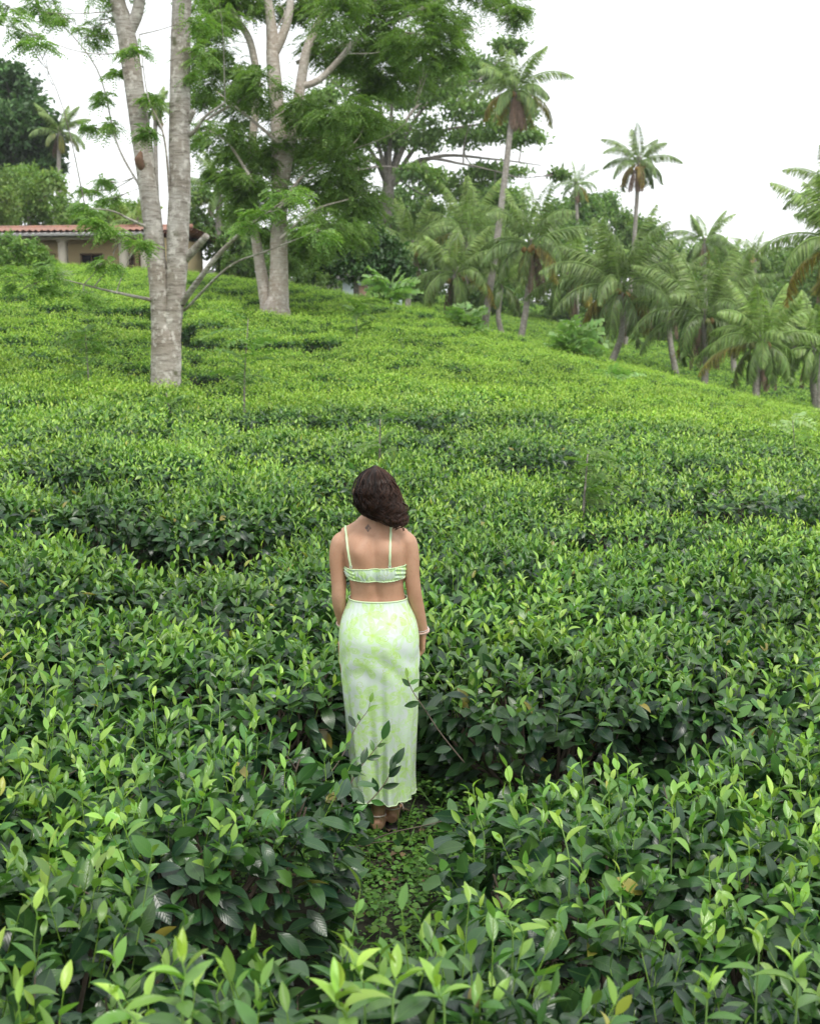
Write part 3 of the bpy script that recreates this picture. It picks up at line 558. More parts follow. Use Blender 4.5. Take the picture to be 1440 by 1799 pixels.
# ------------------------------------------------------------------ tea bushes
def bush_arrays(Rb, H, lod, seed, tall=0.0, dk=0.0):
    """foliage and stems of one plucked tea bush, footprint radius Rb, top height H"""
    global rng
    rng = np.random.default_rng(seed); fo, st = MB(), MB()
    ph = rng.random(4) * 6.28
    def rad(a): return Rb * (1 + .07 * np.sin(2 * a + ph[0]) + .05 * np.sin(3 * a + ph[1]))
    def topz(r, a): return H * (1 - .16 * np.clip(r / Rb, 0, 1.2) ** 3.5) + .03 * np.sin(r * 9 + 2 * a + ph[2])
    tm = (LT0, LT1, LT2, LT2)[lod]
    A = math.pi * Rb * Rb
    ns = int(A * (160, 215, 230, 60)[lod]); nm = int(A * (1250, 820, 420, 80)[lod]); szf = (1.28, 1.18, 1.2, 2.3)[lod]
    # shoots
    a = rng.random(ns) * 6.283; r = rad(a) * np.sqrt(rng.random(ns)) * 1.0
    base = np.stack([r * np.cos(a), r * np.sin(a), topz(r, a) - .06], -1)
    rr = (r / Rb)[:, None]; d0 = nrm(np.c_[np.cos(a) * .45 * rr[:, 0] ** 2, np.sin(a) * .45 * rr[:, 0] ** 2, np.ones(ns)] + rng.normal(0, .2, (ns, 3)))
    hh = rng.uniform(.05, .15, ns) + np.where(rng.random(ns) < .12 + tall, rng.uniform(.04, .12 + .1 * tall, ns), 0)
    vig = np.clip(noise_like(base, 3.0, ph), 0, 1)
    if lod == 0:
        for i in range(ns):
            tube(st_shoot := fo, [base[i] - d0[i] * .05, base[i] + d0[i] * hh[i] * .5, base[i] + d0[i] * hh[i]], [.0022, .0018, .0012], 3, C=(.35, .5, .5, 0), cap=False)
    nl = (5, 4, 4, 3)[lod]; phs = rng.random(ns) * 6.28
    for k in range(nl):
        f = k / (nl - 1); p = base + d0 * (hh * (.1 + .9 * f))[:, None]
        az = phs + k * 2.4; sp = (1.8 - 1.25 * f) * rng.uniform(.6, 1.3, ns)
        D = d0 + np.stack([np.cos(az), np.sin(az), np.zeros(ns)], -1) * sp[:, None]
        N = d0 - np.stack([np.cos(az), np.sin(az), np.zeros(ns)], -1) * .8
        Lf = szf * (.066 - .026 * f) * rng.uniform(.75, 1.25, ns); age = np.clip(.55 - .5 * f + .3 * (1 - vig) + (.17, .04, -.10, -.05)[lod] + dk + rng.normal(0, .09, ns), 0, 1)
        leaves(fo, p, D, N, Lf, Lf * (.54 - .15 * f), age, tm, rng.uniform(-.1, .45, ns), rng.uniform(.15, .6, ns))
    # mature leaves: under the table and down the sides
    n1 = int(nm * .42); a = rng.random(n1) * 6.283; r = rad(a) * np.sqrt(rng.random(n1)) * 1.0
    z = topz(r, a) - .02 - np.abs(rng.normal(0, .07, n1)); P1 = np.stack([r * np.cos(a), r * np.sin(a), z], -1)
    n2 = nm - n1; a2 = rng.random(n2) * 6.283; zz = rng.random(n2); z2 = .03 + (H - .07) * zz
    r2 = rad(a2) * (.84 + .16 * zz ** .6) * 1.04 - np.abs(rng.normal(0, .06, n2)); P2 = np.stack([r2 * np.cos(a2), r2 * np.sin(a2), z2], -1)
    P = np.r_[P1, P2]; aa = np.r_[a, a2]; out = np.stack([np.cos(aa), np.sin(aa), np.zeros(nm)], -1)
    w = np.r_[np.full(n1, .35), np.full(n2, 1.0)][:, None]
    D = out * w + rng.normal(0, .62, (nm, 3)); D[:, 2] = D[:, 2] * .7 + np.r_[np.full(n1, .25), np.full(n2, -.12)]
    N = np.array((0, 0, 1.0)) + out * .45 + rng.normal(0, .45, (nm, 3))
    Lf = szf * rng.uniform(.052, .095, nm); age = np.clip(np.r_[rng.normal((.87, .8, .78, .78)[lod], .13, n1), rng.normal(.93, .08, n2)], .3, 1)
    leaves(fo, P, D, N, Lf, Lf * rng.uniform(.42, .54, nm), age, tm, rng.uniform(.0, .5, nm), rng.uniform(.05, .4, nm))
    # frame of woody stems
    if lod < 2:
        for k in range((34, 16)[lod]):
            a = rng.random() * 6.28; r1 = Rb * .16 * rng.random(); rt = rad(a) * rng.uniform(.3, .95)
            p0 = np.array((math.cos(a) * r1, math.sin(a) * r1, -.08)); p2 = np.array((math.cos(a) * rt, math.sin(a) * rt, H * rng.uniform(.72, .93)))
            p1 = p0 * .5 + p2 * .5 + np.array((math.cos(a) * .08, math.sin(a) * .08, -.07)) + rng.normal(0, .02, 3)
            tube(st, [p0, p1, p2], [.014, .009, .004], 5, 3, cap=False)
            for q in range(3):
                s = p1 + (p2 - p1) * rng.random(); tube(st, [s, s + np.r_[rng.normal(0, .06, 2), rng.uniform(.04, .14)]], [.004, .002], 4, cap=False)
    return fo, st
def noise_like(P, f, ph): return .5 + .5 * np.sin(P[:, 0] * f + ph[0]) * np.cos(P[:, 1] * f * 1.3 + ph[1])

TREES_AT = [(base1, .5), (base2, .8)]
WX, WY = -.147, 4.96
placed = []   # x, y, lod, scale, rot, row, zscale
lod0 = [bush_arrays(.72, BH, 0, 20 + k, .1 * (k % 3)) for k in range(6)]
L0 = [(f.mesh("tea_foliage", M['tea']), s.mesh("tea_stems", M['twig'])) for f, s in lod0]
lod1 = [bush_arrays(.72, BH, 1, 40 + k) for k in range(6)]
L1 = [(f.mesh("tea_foliage_mid", M['tea']), s.mesh("tea_stems_mid", M['twig'])) for f, s in lod1]
lod2 = [bush_arrays(.72, BH, 2, 60 + k)[0] for k in range(5)]
L2 = [f.mesh("tea_foliage_far", M['tea_far']) for f in lod2]
lod3 = [bush_arrays(.8, BH, 3, 80 + k)[0] for k in range(3)]

rng = np.random.default_rng(5)
def near_bush(label, x, y, s=1.0, sz=1.0, v=0, rot=None, dk=0.0, name="tea_bush"):
    global rng
    root = empty(name, (x, y, g1(x, y)), rng.random() * 6.28 if rot is None else rot); keep_ = rng
    fb, sb = bush_arrays(.72 * s, BH * sz, 0, 200 + len(placed), .1 * (v % 3), dk); rng = keep_
    tag(root, label, "tea bush", "tea bushes around the woman")
    fb.obj("foliage", M['tea'], root); sb.obj("stems", M['twig'], root); placed.append((x, y, .72 * s)); return root
nb = {}
# row at the photographer's feet
nb['fl'] = near_bush("tea bush with big pale leaves in the bottom left corner", -1.05, 2.45, .7, 1.05, 0)
nb['fc'] = near_bush("tea bush with tall shoots poking up at the bottom edge, left part", -.5, 1.74, .5, 1.1, 1)
nb['fm'] = near_bush("tea bush with fresh curled leaves at the bottom centre of the photo", -.06, 2.05, .6, 1.12, 2)
nb['fr'] = near_bush("tea bush in the bottom right corner", 1.12, 2.42, .66, .9, 3, dk=.22)
near_bush("tea bush at the bottom edge right of centre, mostly dark leaves", .58, 2.35, .55, .82, 4, dk=.4)
# second row, broken by the weedy gap
nb['l1'] = near_bush("large dark sided tea bush left of the weedy gap, in front of the woman's left", -.86, 3.82, .84, 1.0, 5, dk=.06)
near_bush("tea bush left of the large dark sided one, reaching the left edge", -1.55, 3.95, .92, 1.0, 2)
nb['r1'] = near_bush("large tea bush right of the weedy gap with dense bright shoots", .76, 3.5, .88, 1.0, 0)
near_bush("tea bush at the right edge beyond the large bright shooted one", 1.55, 4.0, .9, 1.02, 1)
near_bush("tea bush cut by the right edge, near row", 2.2, 4.15, .9, 1.0, 3)
near_bush("tea bush cut by the left edge, near row", -2.25, 4.2, .85, 1.0, 4)
# row level with the woman
nb['l2'] = near_bush("tea bush touching the left side of the woman's skirt", -.82, 5.3, .8, 1.0, 3)
near_bush("tea bush two places left of the woman, in her own row", -1.6, 5.45, .92, 1.0, 0)
near_bush("tea bush at the left end of the woman's row", -2.5, 5.4, .9, 1.0, 1)
near_bush("tea bush filling the row behind the woman's right shoulder", 1.0, 6.62, .95, 1.0, 5)
near_bush("tea bush showing just right of the woman's waist, behind her forearm", .3, 6.35, .74, .97, 4)
near_bush("tea bush filling the row farther right behind the woman's shoulder", 2.15, 6.85, .95, .98, 3)
near_bush("tea bush in the row behind the woman's left elbow", -1.25, 6.45, .85, 1.0, 1)
near_bush("tea bush in the row far left behind the woman's elbow", -2.3, 6.6, .85, 1.0, 2)
nb['r2'] = near_bush("tea bush with a dark leafless hollow beneath, just right of the woman", .62, 5.5, .88, 1.0, 2)
near_bush("tea bush two places right of the woman, in her own row", 1.5, 5.62, .92, 1.0, 4)
near_bush("tea bush at the right end of the woman's row", 2.4, 5.85, .92, 1.0, 5)
near_bush("tea bush right behind the woman's back, showing on both sides of her waist", -.3, 6.25, .8, 1.0, 0)

cnt = 0; stuff_pts, far_pts = [], []
zone = {}
def zlabel(x, y):
    px = 720 + F * x / y
    if y < 10.5:
        a = ("toward the left edge", "left of the woman's arms", "right of the woman's shoulder", "toward the right edge")[(px > 330) + (px > 650) + (px > 1030)]
        n_ = "tea bush just uphill of the woman, " + a
    elif y < 18.5:
        b_ = "lower middle slope" if y < 14.3 else "upper middle slope"
        a = ("left of the twin trunks' foot", "between the twin trunks and the woman's head", "right above the woman's head", "toward the right edge")[(px > 290) + (px > 640) + (px > 1050)]
        n_ = "tea bush on the " + b_ + ", " + a
    else:
        b_ = "mid distance" if y < 24.5 else "far"
        a = ("on the rise left of the twin trunks", "on the rise between twin trunks and broad pale tree", "on the rise below the dark weeping bush", "on the shoulder below the left palms", "on the shoulder below the right hand palms")[(px > 290) + (px > 500) + (px > 730) + (px > 1020)]
        n_ = b_ + " tea bush " + a
    return n_, n_.replace("tea bush", "tea bushes")
def put_bush(x, yy, s, cl):
    global cnt
    px = 720 + F * x / yy
    if yy > 46.5 and px < 640: return
    if yy < 31 and cnt < 280:
        z0 = g1(x, yy); hz_ = 1 + rng.normal(0, .06) + .12 * cl; lb, gr = zlabel(x, yy); rz = rng.random() * 6.28; cnt += 1; sxy = max(s, .7)
        if yy < 10.2:
            root = empty("tea_bush", (x, yy, z0), rz); root.scale = (sxy, sxy, hz_); tag(root, lb, "tea bush", gr)
            f, st = (L0 if yy < 8.6 else L1)[rng.integers(6)]; link("foliage", f, root); link("stems", st, root)
        else:
            o = link("tea_bush", (L1[rng.integers(6)][0] if yy < 15.5 else L2[rng.integers(5)]), None, (x, yy, z0)); o.rotation_euler.z = rz; o.scale = (sxy, sxy, hz_); tag(o, lb, "tea bush", gr)
    elif yy < 46: stuff_pts.append((x, yy, s))
    elif px > 640: far_pts.append((x, yy, s))
for k in range(0, 75):
    yk = 7.2 + 1.4 * (k - 0) if k < 30 else 7.2 + 1.4 * 30 + 1.5 * (k - 30)
    half = .36 * yk + 2.6 + (7 if yk < 46 else 0); x = -half + rng.random() * .5
    while x < half + (.22 * yk if yk > 30 else 0):
        yy = yk + (.13 * x + .014 * x * x if x > 0 else .03 * x) * (1 if yk < 34 else .4) + rng.normal(0, .11) + .3 * math.sin(x * .8 + k * 1.7)
        px = 720 + F * x / yy
        step = rng.uniform(.88, 1.05)
        cl = noise.noise((x * .45, yy * .45, 3.1)); s0 = .93 + .28 * cl + rng.normal(0, .05); s = max(s0, .8)
        ok = all((x - t[0][0]) ** 2 + (yy - t[0][1]) ** 2 > t[1] ** 2 for t in TREES_AT) and rng.random() > .025 and not (abs(x - WX) < .5 and yy < 6.6)
        if x > .5 and k < 16: s *= .91 if k % 2 else .96
        ok = ok and s0 > .66
        spots_ = [(x, yy, s)]
        if k < 14 and rng.random() < (.6 if x < .8 and k < 3 else .14 if x < 1 else .05): spots_.append((x + rng.normal(0, .15), yy + .69, s * .7))
        if ok and not -110 < px < 1560 and yy < 46: (stuff_pts if yy < 18 else far_pts).append((x, yy, s))
        if ok and -110 < px < 1560:
            for (bx_, by_, bs_) in spots_: put_bush(bx_, by_, bs_, cl)
        x += step
def merge_bushes(pts, protos, name, label):
    out = MB(); pc = [(np.concatenate(p.V), np.concatenate(p.F), np.concatenate(p.UV), np.concatenate(p.C)) for p in protos]
    zz = gz([p[0] for p in pts], [p[1] for p in pts])
    for (x, y, s), z in zip(pts, zz):
        V, Fq, UV, C = pc[rng.integers(len(pc))]; a = rng.random() * 6.28; ca, sa = math.cos(a), math.sin(a)
        W = np.c_[(V[:, 0] * ca - V[:, 1] * sa) * s + x, (V[:, 0] * sa + V[:, 1] * ca) * s + y, V[:, 2] * (1 + rng.normal(0, .05)) + z]
        out.add(W, Fq, UV, C)
    tag(out.obj(name, M['tea_far']), label, "tea bushes", kind="stuff")
print("individual tea bushes", cnt, "stuff", len(stuff_pts), "far", len(far_pts))
merge_bushes(stuff_pts, lod2, "distant_tea_foliage", "unbroken carpet of tea along the crest of the hill")
merge_bushes(far_pts, lod3, "valley_tea_foliage", "darker tea growing under the palms beyond the crest")

# long tea twigs that reach across the skirt and the gap: parts of the bushes they grow from
def branch(parent, pts, r0, lv, name="branch", side=1):
    """pts image columns/rows/depth; lv: list of (t, size, direction angle in picture, age)"""
    P = np.array([at(a, y, d) for a, y, d in pts]); b = MB(); Ps, rs = smooth_path(P, np.linspace(r0, r0 * .4, len(P)), 6)
    inv = parent_inv(parent)
    Pl = (inv @ np.c_[Ps, np.ones(len(Ps))].T).T[:, :3]
    tube(b, Pl, rs, 6, C=(.9, .5, .5, 0)); o = b.obj(name, M['twig'] if r0 > .0022 else M['shoot'], parent)
    for (t, sz, ang, age, dy) in lv:
        i = min(int(t * (len(Ps) - 1)), len(Ps) - 1); p = Ps[i]; D = np.array((math.cos(R(ang)), dy, math.sin(R(ang)))); N = np.array((0, -1.0, .45)) + rng.normal(0, .35, 3)
        b = MB(); D[1] += rng.normal(0, .25); leaves(b, p[None], D[None], N[None], sz, sz * .42, age, LT0, rng.uniform(0, .4), rng.uniform(.1, .5))
        V = np.concatenate(b.V); V = (inv @ np.c_[V, np.ones(len(V))].T).T[:, :3]; b.V = [V]
        b.obj("leaf", M['tea'], o)
def parent_inv(o):
    m = Matrix.LocRotScale(o.location, o.rotation_euler, o.scale); return np.array(m.inverted())
branch(nb['l1'], [(585, 1462, 4.75), (608, 1395, 4.78), (628, 1355, 4.8), (652, 1325, 4.82), (672, 1300, 4.85)], .0035,
       [(.35, .07, 120, .6, 0), (.45, .07, 65, .95, 0), (.6, .075, 75, .9, .1), (.7, .06, 15, .9, 0), (.8, .05, 100, .7, 0), (1, .085, 72, .85, 0), (.3, .06, -10, .9, 0), (.15, .08, 160, .5, -.2), (.9, .04, 30, .7, 0)])
branch(nb['l1'], [(570, 1372, 4.7), (600, 1330, 4.75), (625, 1278, 4.8), (645, 1250, 4.82), (650, 1235, 4.82)], .0025,
       [(.3, .07, 70, .9, 0), (.5, .06, 130, .95, .1), (.75, .05, 35, .5, 0), (1, .045, 75, .4, 0), (.1, .075, 150, .7, 0), (.6, .03, 110, .6, 0)])
branch(nb['l1'], [(600, 1440, 4.6), (630, 1425, 4.65), (660, 1397, 4.7), (680, 1370, 4.72), (690, 1345, 4.74)], .0035,
       [(.35, .08, -60, .9, 0), (.55, .065, 110, .95, 0), (.65, .07, 10, .95, 0), (.8, .07, 45, 1, 0), (.85, .06, 65, .95, 0), (1, .085, 58, .95, 0), (.95, .07, 75, .9, .2), (.2, .07, 40, .6, 0), (.45, .06, -20, .7, 0)])
branch(nb['r2'], [(815, 1340, 4.95), (775, 1290, 4.9), (745, 1245, 4.88), (725, 1215, 4.87), (715, 1190, 4.86)], .0035,
       [(.3, .07, 80, .9, 0), (.5, .06, 10, .9, 0), (.6, .07, 195, .9, 0), (.75, .05, 20, .5, 0), (.85, .05, 135, .9, 0), (.9, .045, 30, .6, 0), (1, .04, 95, .4, 0), (.15, .08, 185, .95, 0)])
branch(nb['l1'], [(645, 1480, 4.45), (690, 1463, 4.42), (740, 1452, 4.4), (790, 1440, 4.38), (835, 1430, 4.35)], .0028,
       [(.1, .08, 190, .95, 0), (.3, .06, -70, .9, 0), (.5, .08, 20, .9, 0), (.65, .08, -30, .85, 0), (.8, .09, 100, .8, 0), (1, .09, 40, .75, 0), (.9, .08, -40, .8, 0)])
branch(nb['l1'], [(560, 1510, 4.5), (610, 1492, 4.5), (650, 1482, 4.5), (690, 1478, 4.5)], .003,
       [(.2, .08, 120, .9, 0), (.4, .07, -40, .9, 0), (.75, .05, -60, .95, 0), (1, .06, -30, .9, 0)])
for (bk, px, Y, d, hgt) in [('fm', 500, 1790, 2.1, 60), ('fm', 610, 1790, 2.05, 60), ('fm', 745, 1800, 2.0, 80), ('fm', 780, 1770, 2.2, 60), ('fl', 20, 1720, 2.5, 70), ('fl', 200, 1720, 2.6, 60), ('fr', 1240, 1790, 2.4, 60), ('fr', 1400, 1740, 2.5, 90), ('r1', 1090, 1600, 3.2, 70), ('r1', 1180, 1480, 3.6, 70), ('l1', 410, 1440, 4.0, 70), ('l1', 250, 1540, 3.7, 70), ('l1', 520, 1450, 4.3, 85), ('l1', 590, 1410, 4.45, 95), ('r1', 850, 1470, 3.75, 105), ('r1', 1000, 1520, 3.4, 120), ('fc', 320, 1760, 2.0, 90), ('fc', 160, 1800, 2.1, 60), ('fc', 240, 1800, 2.0, 60),
                           ('fm', 560, 1760, 2.2, 80), ('fm', 690, 1760, 2.15, 60), ('fm', 640, 1745, 2.2, 60), ('fr', 1330, 1720, 2.6, 90), ('fl', 60, 1660, 2.7, 80), ('fl', 120, 1640, 2.8, 60), ('r1', 900, 1640, 3.1, 70)]:
    if (px in (500, 745, 160, 120, 560)): continue
    nlv = int(rng.integers(5, 8)); s_ = rng.uniform(.078, .1); top = at(px + rng.normal(0, 14), Y - hgt * rng.uniform(.7, 1.1), d + rng.normal(0, .03)); lo = at(px, Y, d); bot = lo - (0, 0, .12)
    inv = parent_inv(nb[bk]); P, rs = smooth_path(np.array([bot, lo, (lo + top) / 2 + rng.normal(0, .006, 3), top]), np.array([.0026, .0023, .0019, .0014]), 5)
    L_ = (inv @ np.c_[P, np.ones(len(P))].T).T[:, :3]; b = MB(); tube(b, L_, rs, 6, C=(.5, .5, .5, 0)); so = b.obj("tall_shoot", M['shoot'], nb[bk]); az = rng.random() * 6.28
    for k in range(nlv):
        f = k / (nlv - 1); az += 2.4 + rng.normal(0, .3); q = P[int((.25 + .75 * f) * (len(P) - 1))]; el = R(15 + 62 * f ** 1.3 + rng.normal(0, 10)); h = np.array((math.cos(az), math.sin(az), 0))
        D = h * math.cos(el) + np.array((0, 0, math.sin(el))); N = np.array((0, 0, 1.0)) - h * math.tan(min(el, 1.3)) * .7 + rng.normal(0, .15, 3); sz = s_ * (1.05 - .5 * f ** 1.5) * rng.uniform(.85, 1.1)
        b = MB(); leaves(b, q[None], D[None], N[None], sz, sz * rng.uniform(.34, .42), np.clip(.62 - .5 * f + rng.normal(0, .08), 0, 1), LT0, rng.uniform(.1, .5), rng.uniform(.3, .7))
        V = np.concatenate(b.V); V = (inv @ np.c_[V, np.ones(len(V))].T).T[:, :3]; b.V = [V]; b.obj("leaf", M['tea'], so)

# weeds and grass in the gap under the woman's feet and between the near rows
b = MB(); n = 24000
wx = rng.uniform(-3, 3, n); wy = rng.uniform(2.2, 6.9, n); 
gapw = np.exp(-((wx - (.05 + (4.96 - wy) * .12)) / .42) ** 2) + .8 * np.exp(-((wy - 4.72 - .1 * wx) / .28) ** 2)
keep = (rng.random(n) < gapw); wx, wy = wx[keep], wy[keep]; m = len(wx); wz = gz(wx, wy)
for k in range(5):
    az = rng.random(m) * 6.28; D = np.stack([np.cos(az), np.sin(az), rng.uniform(-.1, .6, m)], -1); hgt = rng.uniform(.015, .11, m) * np.where((abs(wx - WX - .05) < .22) & (wy > 4.45) & (wy < 5.15), .25, 1) * (1 + .8 * np.sin(wx * 11) * np.sin(wy * 9))
    P = np.stack([wx + rng.normal(0, .03, m), wy + rng.normal(0, .03, m), wz + hgt], -1)
    Lw = rng.uniform(.014, .03, m) * np.where(rng.random(m) < .15, 1.6, 1); leaves(b, P, D, np.array((0, 0, 1.0)) + rng.normal(0, .3, (m, 3)), Lw, Lw * .7, np.clip(rng.normal(.4, .25, m), 0, 1), LT0, .3, .2)
gi = rng.integers(0, m, 900); P = np.stack([wx[gi] + rng.normal(0, .05, 900), wy[gi] + rng.normal(0, .05, 900), wz[gi]], -1)
leaves(b, P, rnd_dir(900, 2.0), rnd_dir(900), rng.uniform(.1, .22, 900), .005, rng.uniform(.1, .6, 900), LT0, .6, .3)
tag(b.obj("weeds", M['weed']), "low creeping weeds and grass blades in the gap at the woman's feet", "weeds", kind="stuff")
b = MB(); n = 2500; wx = rng.uniform(-3, 3, n); wy = rng.uniform(2, 7, n); P = np.stack([wx, wy, gz(wx, wy) + rng.uniform(.016, .03, n)], -1); D = rnd_dir(n); D[:, 2] *= .15
leaves(b, P, D, np.array((0, 0, 1.0)) + rng.normal(0, .25, (n, 3)), rng.uniform(.04, .08, n), .028, rng.random(n), LT1, .3, .3)
M['litter'] = leaf_mat("dry_leaf", [(0, (.20, .13, .07)), (1, (.07, .05, .03))], .1, .8, veins=False)
tag(b.obj("fallen_leaves", M['litter']), "dry brown tea leaves lying on the soil between bushes", "leaf litter", kind="stuff")

# ------------------------------------------------------------------ young shade trees among the tea
def sapling(label, px, Yt, Yb, dep, nleaf, lsz, mat, kind='feather', pale=False, cat="sapling", spread=1.0, age=.35, tr=.012):
    top = at(px, Yt, dep); bx = at(px + rng.normal(0, 3), Yb, dep); base = bx.copy(); base[2] = g1(bx[0], bx[1])
    root = empty("sapling", base); tag(root, label, cat, "young shade trees among the tea"); b = MB()
    mid = (base + top) / 2 + np.array((rng.normal(0, .03), 0, 0)); tube(b, [base - (0, 0, .1), mid, top], [tr * 1.4, tr, tr * .4], 7, 5); b.obj("trunk", M['barkdark'], root, off=base)
    H = top[2] - base[2]; b = MB(); t = rng.uniform(.5, 1.02, nleaf); P = base + (top - base) * t[:, None]; az = rng.random(nleaf) * 6.28
    D = np.stack([np.cos(az), np.sin(az), rng.uniform(.0, 1.1, nleaf)], -1)
    if kind == 'feather': compound(b, P, D, lsz * rng.uniform(.7, 1.2, nleaf) * spread, 11, lsz * .24, lsz * .085, age, .45)
    else: compound(b, P, D, lsz * rng.uniform(.7, 1.2, nleaf) * spread, 6, lsz * .34, lsz * .16, age, .25)
    b.obj("crown", mat, root, off=base)
sapling("thin sapling with a bare stem and a small feathery top, right of the woman's head", 1032, 798, 880, 9.2, 26, .30, M['feather'], age=.3)
sapling("thin feathery sapling rising just behind the woman's head", 668, 735, 830, 10.5, 16, .36, M['feather'], age=.45)
sapling("faint tall feathery sapling between the twin trunks and the woman", 436, 560, 745, 14.5, 20, .5, M['feather'], age=.5)
sapling("small feathery sapling at the left edge of the slope", 150, 585, 680, 17.5, 18, .45, M['feather'], age=.5)
sapling("feathery sapling at the foot of the twin trunks", 292, 690, 745, 14.2, 16, .4, M['feather'], age=.5)
sapling("pale silvery feathery sapling near the right edge", 1392, 738, 800, 15, 16, .42, M['pale'], age=.0)
sapling("light green shrubby sapling on the crest beside the dark weeping bush", 686, 500, 560, 40, 40, 1.1, M['pale'], 'broad', age=.4)
sapling("bright round sapling on the crest below the leftmost palms", 818, 548, 600, 37.5, 40, .8, M['pale'], 'broad', age=.6)
sapling("bright broad leafed sapling on the crest beside the big round crowned palm", 1008, 585, 650, 35.5, 44, 1.0, M['pale'], 'broad', age=.6)
sapling("second smaller sapling on the crest just left of the big palm trunk", 985, 605, 650, 37, 24, .7, M['pale'], 'broad', age=.7)
sapling("wispy sapling on the shoulder below the big round crowned palm", 1074, 655, 705, 27, 24, .7, M['pale'], 'feather', age=.6)
sapling("wispy sapling low on the shoulder in the centre of the slope", 832, 625, 665, 27, 18, .5, M['pale'], 'feather', age=.8)
sapling("small feathery sapling on the slope right below the broad pale tree", 626, 530, 600, 27, 18, .6, M['feather'], 'feather', age=.4)
# ------------------------------------------------------------------ the woman, seen from behind
rng = np.random.default_rng(3)
WO = np.array((WX, WY, g1(WX, WY)))
def skin_mat():
    m, t, o = new_mat("skin"); g = G(t); tc = g.n("ShaderNodeTexCoord").outputs["Object"]
    n1 = g.noise(tc, 7, 4); n2 = g.noise(tc, 90, 3)
    c = g.mix(g.ramp(n1, .35, .65), (.44, .245, .15, 1), (.53, .315, .205, 1)); c = g.mix(g.m('MULTIPLY', g.ramp(n2, .55, .75), .35), c, (.36, .17, .10, 1))
    p = g.n("ShaderNodeBsdfPrincipled", {"Base Color": c, "Roughness": .48, "Specular IOR Level": .4, "Subsurface Weight": .12, "Subsurface Scale": .02})
    p.inputs["Subsurface Radius"].default_value = (1, .35, .2)
    b = g.n("ShaderNodeBump", {"Strength": .08, "Distance": .002, "Height": g.noise(tc, 300, 3)}); t.links.new(b.outputs[0], p.inputs["Normal"])
    t.links.new(p.outputs[0], o.inputs[0]); return m
M['skin'] = skin_mat()
TZ = [.78, .84, .90, .97, 1.03, 1.07, 1.12, 1.17, 1.22, 1.27, 1.31, 1.335, 1.355, 1.375, 1.40]
TA = [.150, .165, .171, .150, .122, .113, .114, .119, .127, .134, .128, .110, .082, .060, .050]
TB = [.100, .112, .115, .100, .085, .080, .084, .090, .094, .093, .082, .068, .058, .052, .050]
TX = [.016, .016, .015, .012, .010, .008, .004, 0, -.002, -.004, -.006, -.010, -.014, -.018, -.020]
TY = [-.01, -.018, -.016, 0, .008, .008, .004, 0, 0, .004, .010, .016, .018, .016, .014]
def sint(z, xs_, ys_, w=.022):
    return (np.interp(z - w, xs_, ys_) + 2 * np.interp(z - w / 2, xs_, ys_) + 3 * np.interp(z, xs_, ys_) + 2 * np.interp(z + w / 2, xs_, ys_) + np.interp(z + w, xs_, ys_)) / 9
def tors(z, th, off=0.0):
    z = np.asarray(z, float); th = np.asarray(th, float); z, th = np.broadcast_arrays(z, th)
    a, b_, cx, cyy = [sint(z, TZ, q, .014) for q in (TA, TB, TX, TY)]
    e = 2 / 2.35; c, s = np.cos(th), np.sin(th)
    x = cx + (a + off) * np.sign(c) * abs(c) ** e; y = cyy + (b_ + off) * np.sign(s) * abs(s) ** e
    back = np.clip(-s, 0, 1) ** 2
    y = y + back * (.017 * np.exp(-((x - cx) / .018) ** 2) * np.clip((1.36 - z) / .05, 0, 1) * np.clip((z - .97) / .1, 0, 1))
    y = y - back * .023 * (np.exp(-((x - cx - .075) / .035) ** 2 - ((z - 1.27) / .05) ** 2) + np.exp(-((x - cx + .075) / .035) ** 2 - ((z - 1.27) / .05) ** 2))
    return np.stack([x, y, z], -1)
def grid(mb, V, closed=True, caps=True, C=None, UV=None):
    m, n = V.shape[:2]; i = np.arange(m - 1)[:, None] * n; j = np.arange(n if closed else n - 1)[None]; j2 = (j + 1) % n
    q = np.stack([i + j, i + j2, i + n + j2, i + n + j], -1).reshape(-1, 4); mb.add(V.reshape(-1, 3), q, UV, C); b0 = mb.n - m * n
    if caps: mb.F.append(np.array([list(range(b0 + n - 1, b0 - 1, -1))])); mb.F.append(np.array([list(range(b0 + (m - 1) * n, b0 + m * n))]))
def limb(mb, P, r, n=20, k=8): tube(mb, P, r, n, k)
body = MB(); TH = np.arange(64) / 64 * 2 * math.pi
zz_ = np.linspace(.78, 1.40, 64); grid(body, tors(zz_[:, None], TH[None]))
# neck and head
limb(body, [(-.018, .012, 1.33), (-.016, .014, 1.37), (-.012, .012, 1.41), (-.006, .015, 1.45), (0, .02, 1.50)], [.066, .050, .046, .047, .05])
limb(body, [(-.13, .012, 1.318), (-.07, .010, 1.350), (-.03, .012, 1.385)], [.036, .036, .036]); limb(body, [(.122, .012, 1.314), (.05, .010, 1.350), (.0, .012, 1.385)], [.036, .036, .036])
def ell(mb, c, s, n=24, m=18):
    ph = np.linspace(.04, math.pi - .04, m)[::-1]; th = np.arange(n) / n * 2 * math.pi
    V = np.stack([np.sin(ph)[:, None] * np.cos(th) * s[0], np.sin(ph)[:, None] * np.sin(th) * s[1], np.cos(ph)[:, None] * np.ones(n) * s[2]], -1) + np.array(c); grid(mb, V)
ell(body, (0, .012, 1.515), (.072, .090, .088)); ell(body, (0, .045, 1.465), (.056, .062, .082)); ell(body, (0, .075, 1.415), (.03, .03, .024))
limb(body, [(0, .105, 1.51), (0, .118, 1.485), (0, .127, 1.468)], [.008, .011, .013], 10, 3); limb(body, [(-.012, .118, 1.462), (.012, .118, 1.462)], [.008, .008], 8, 2)
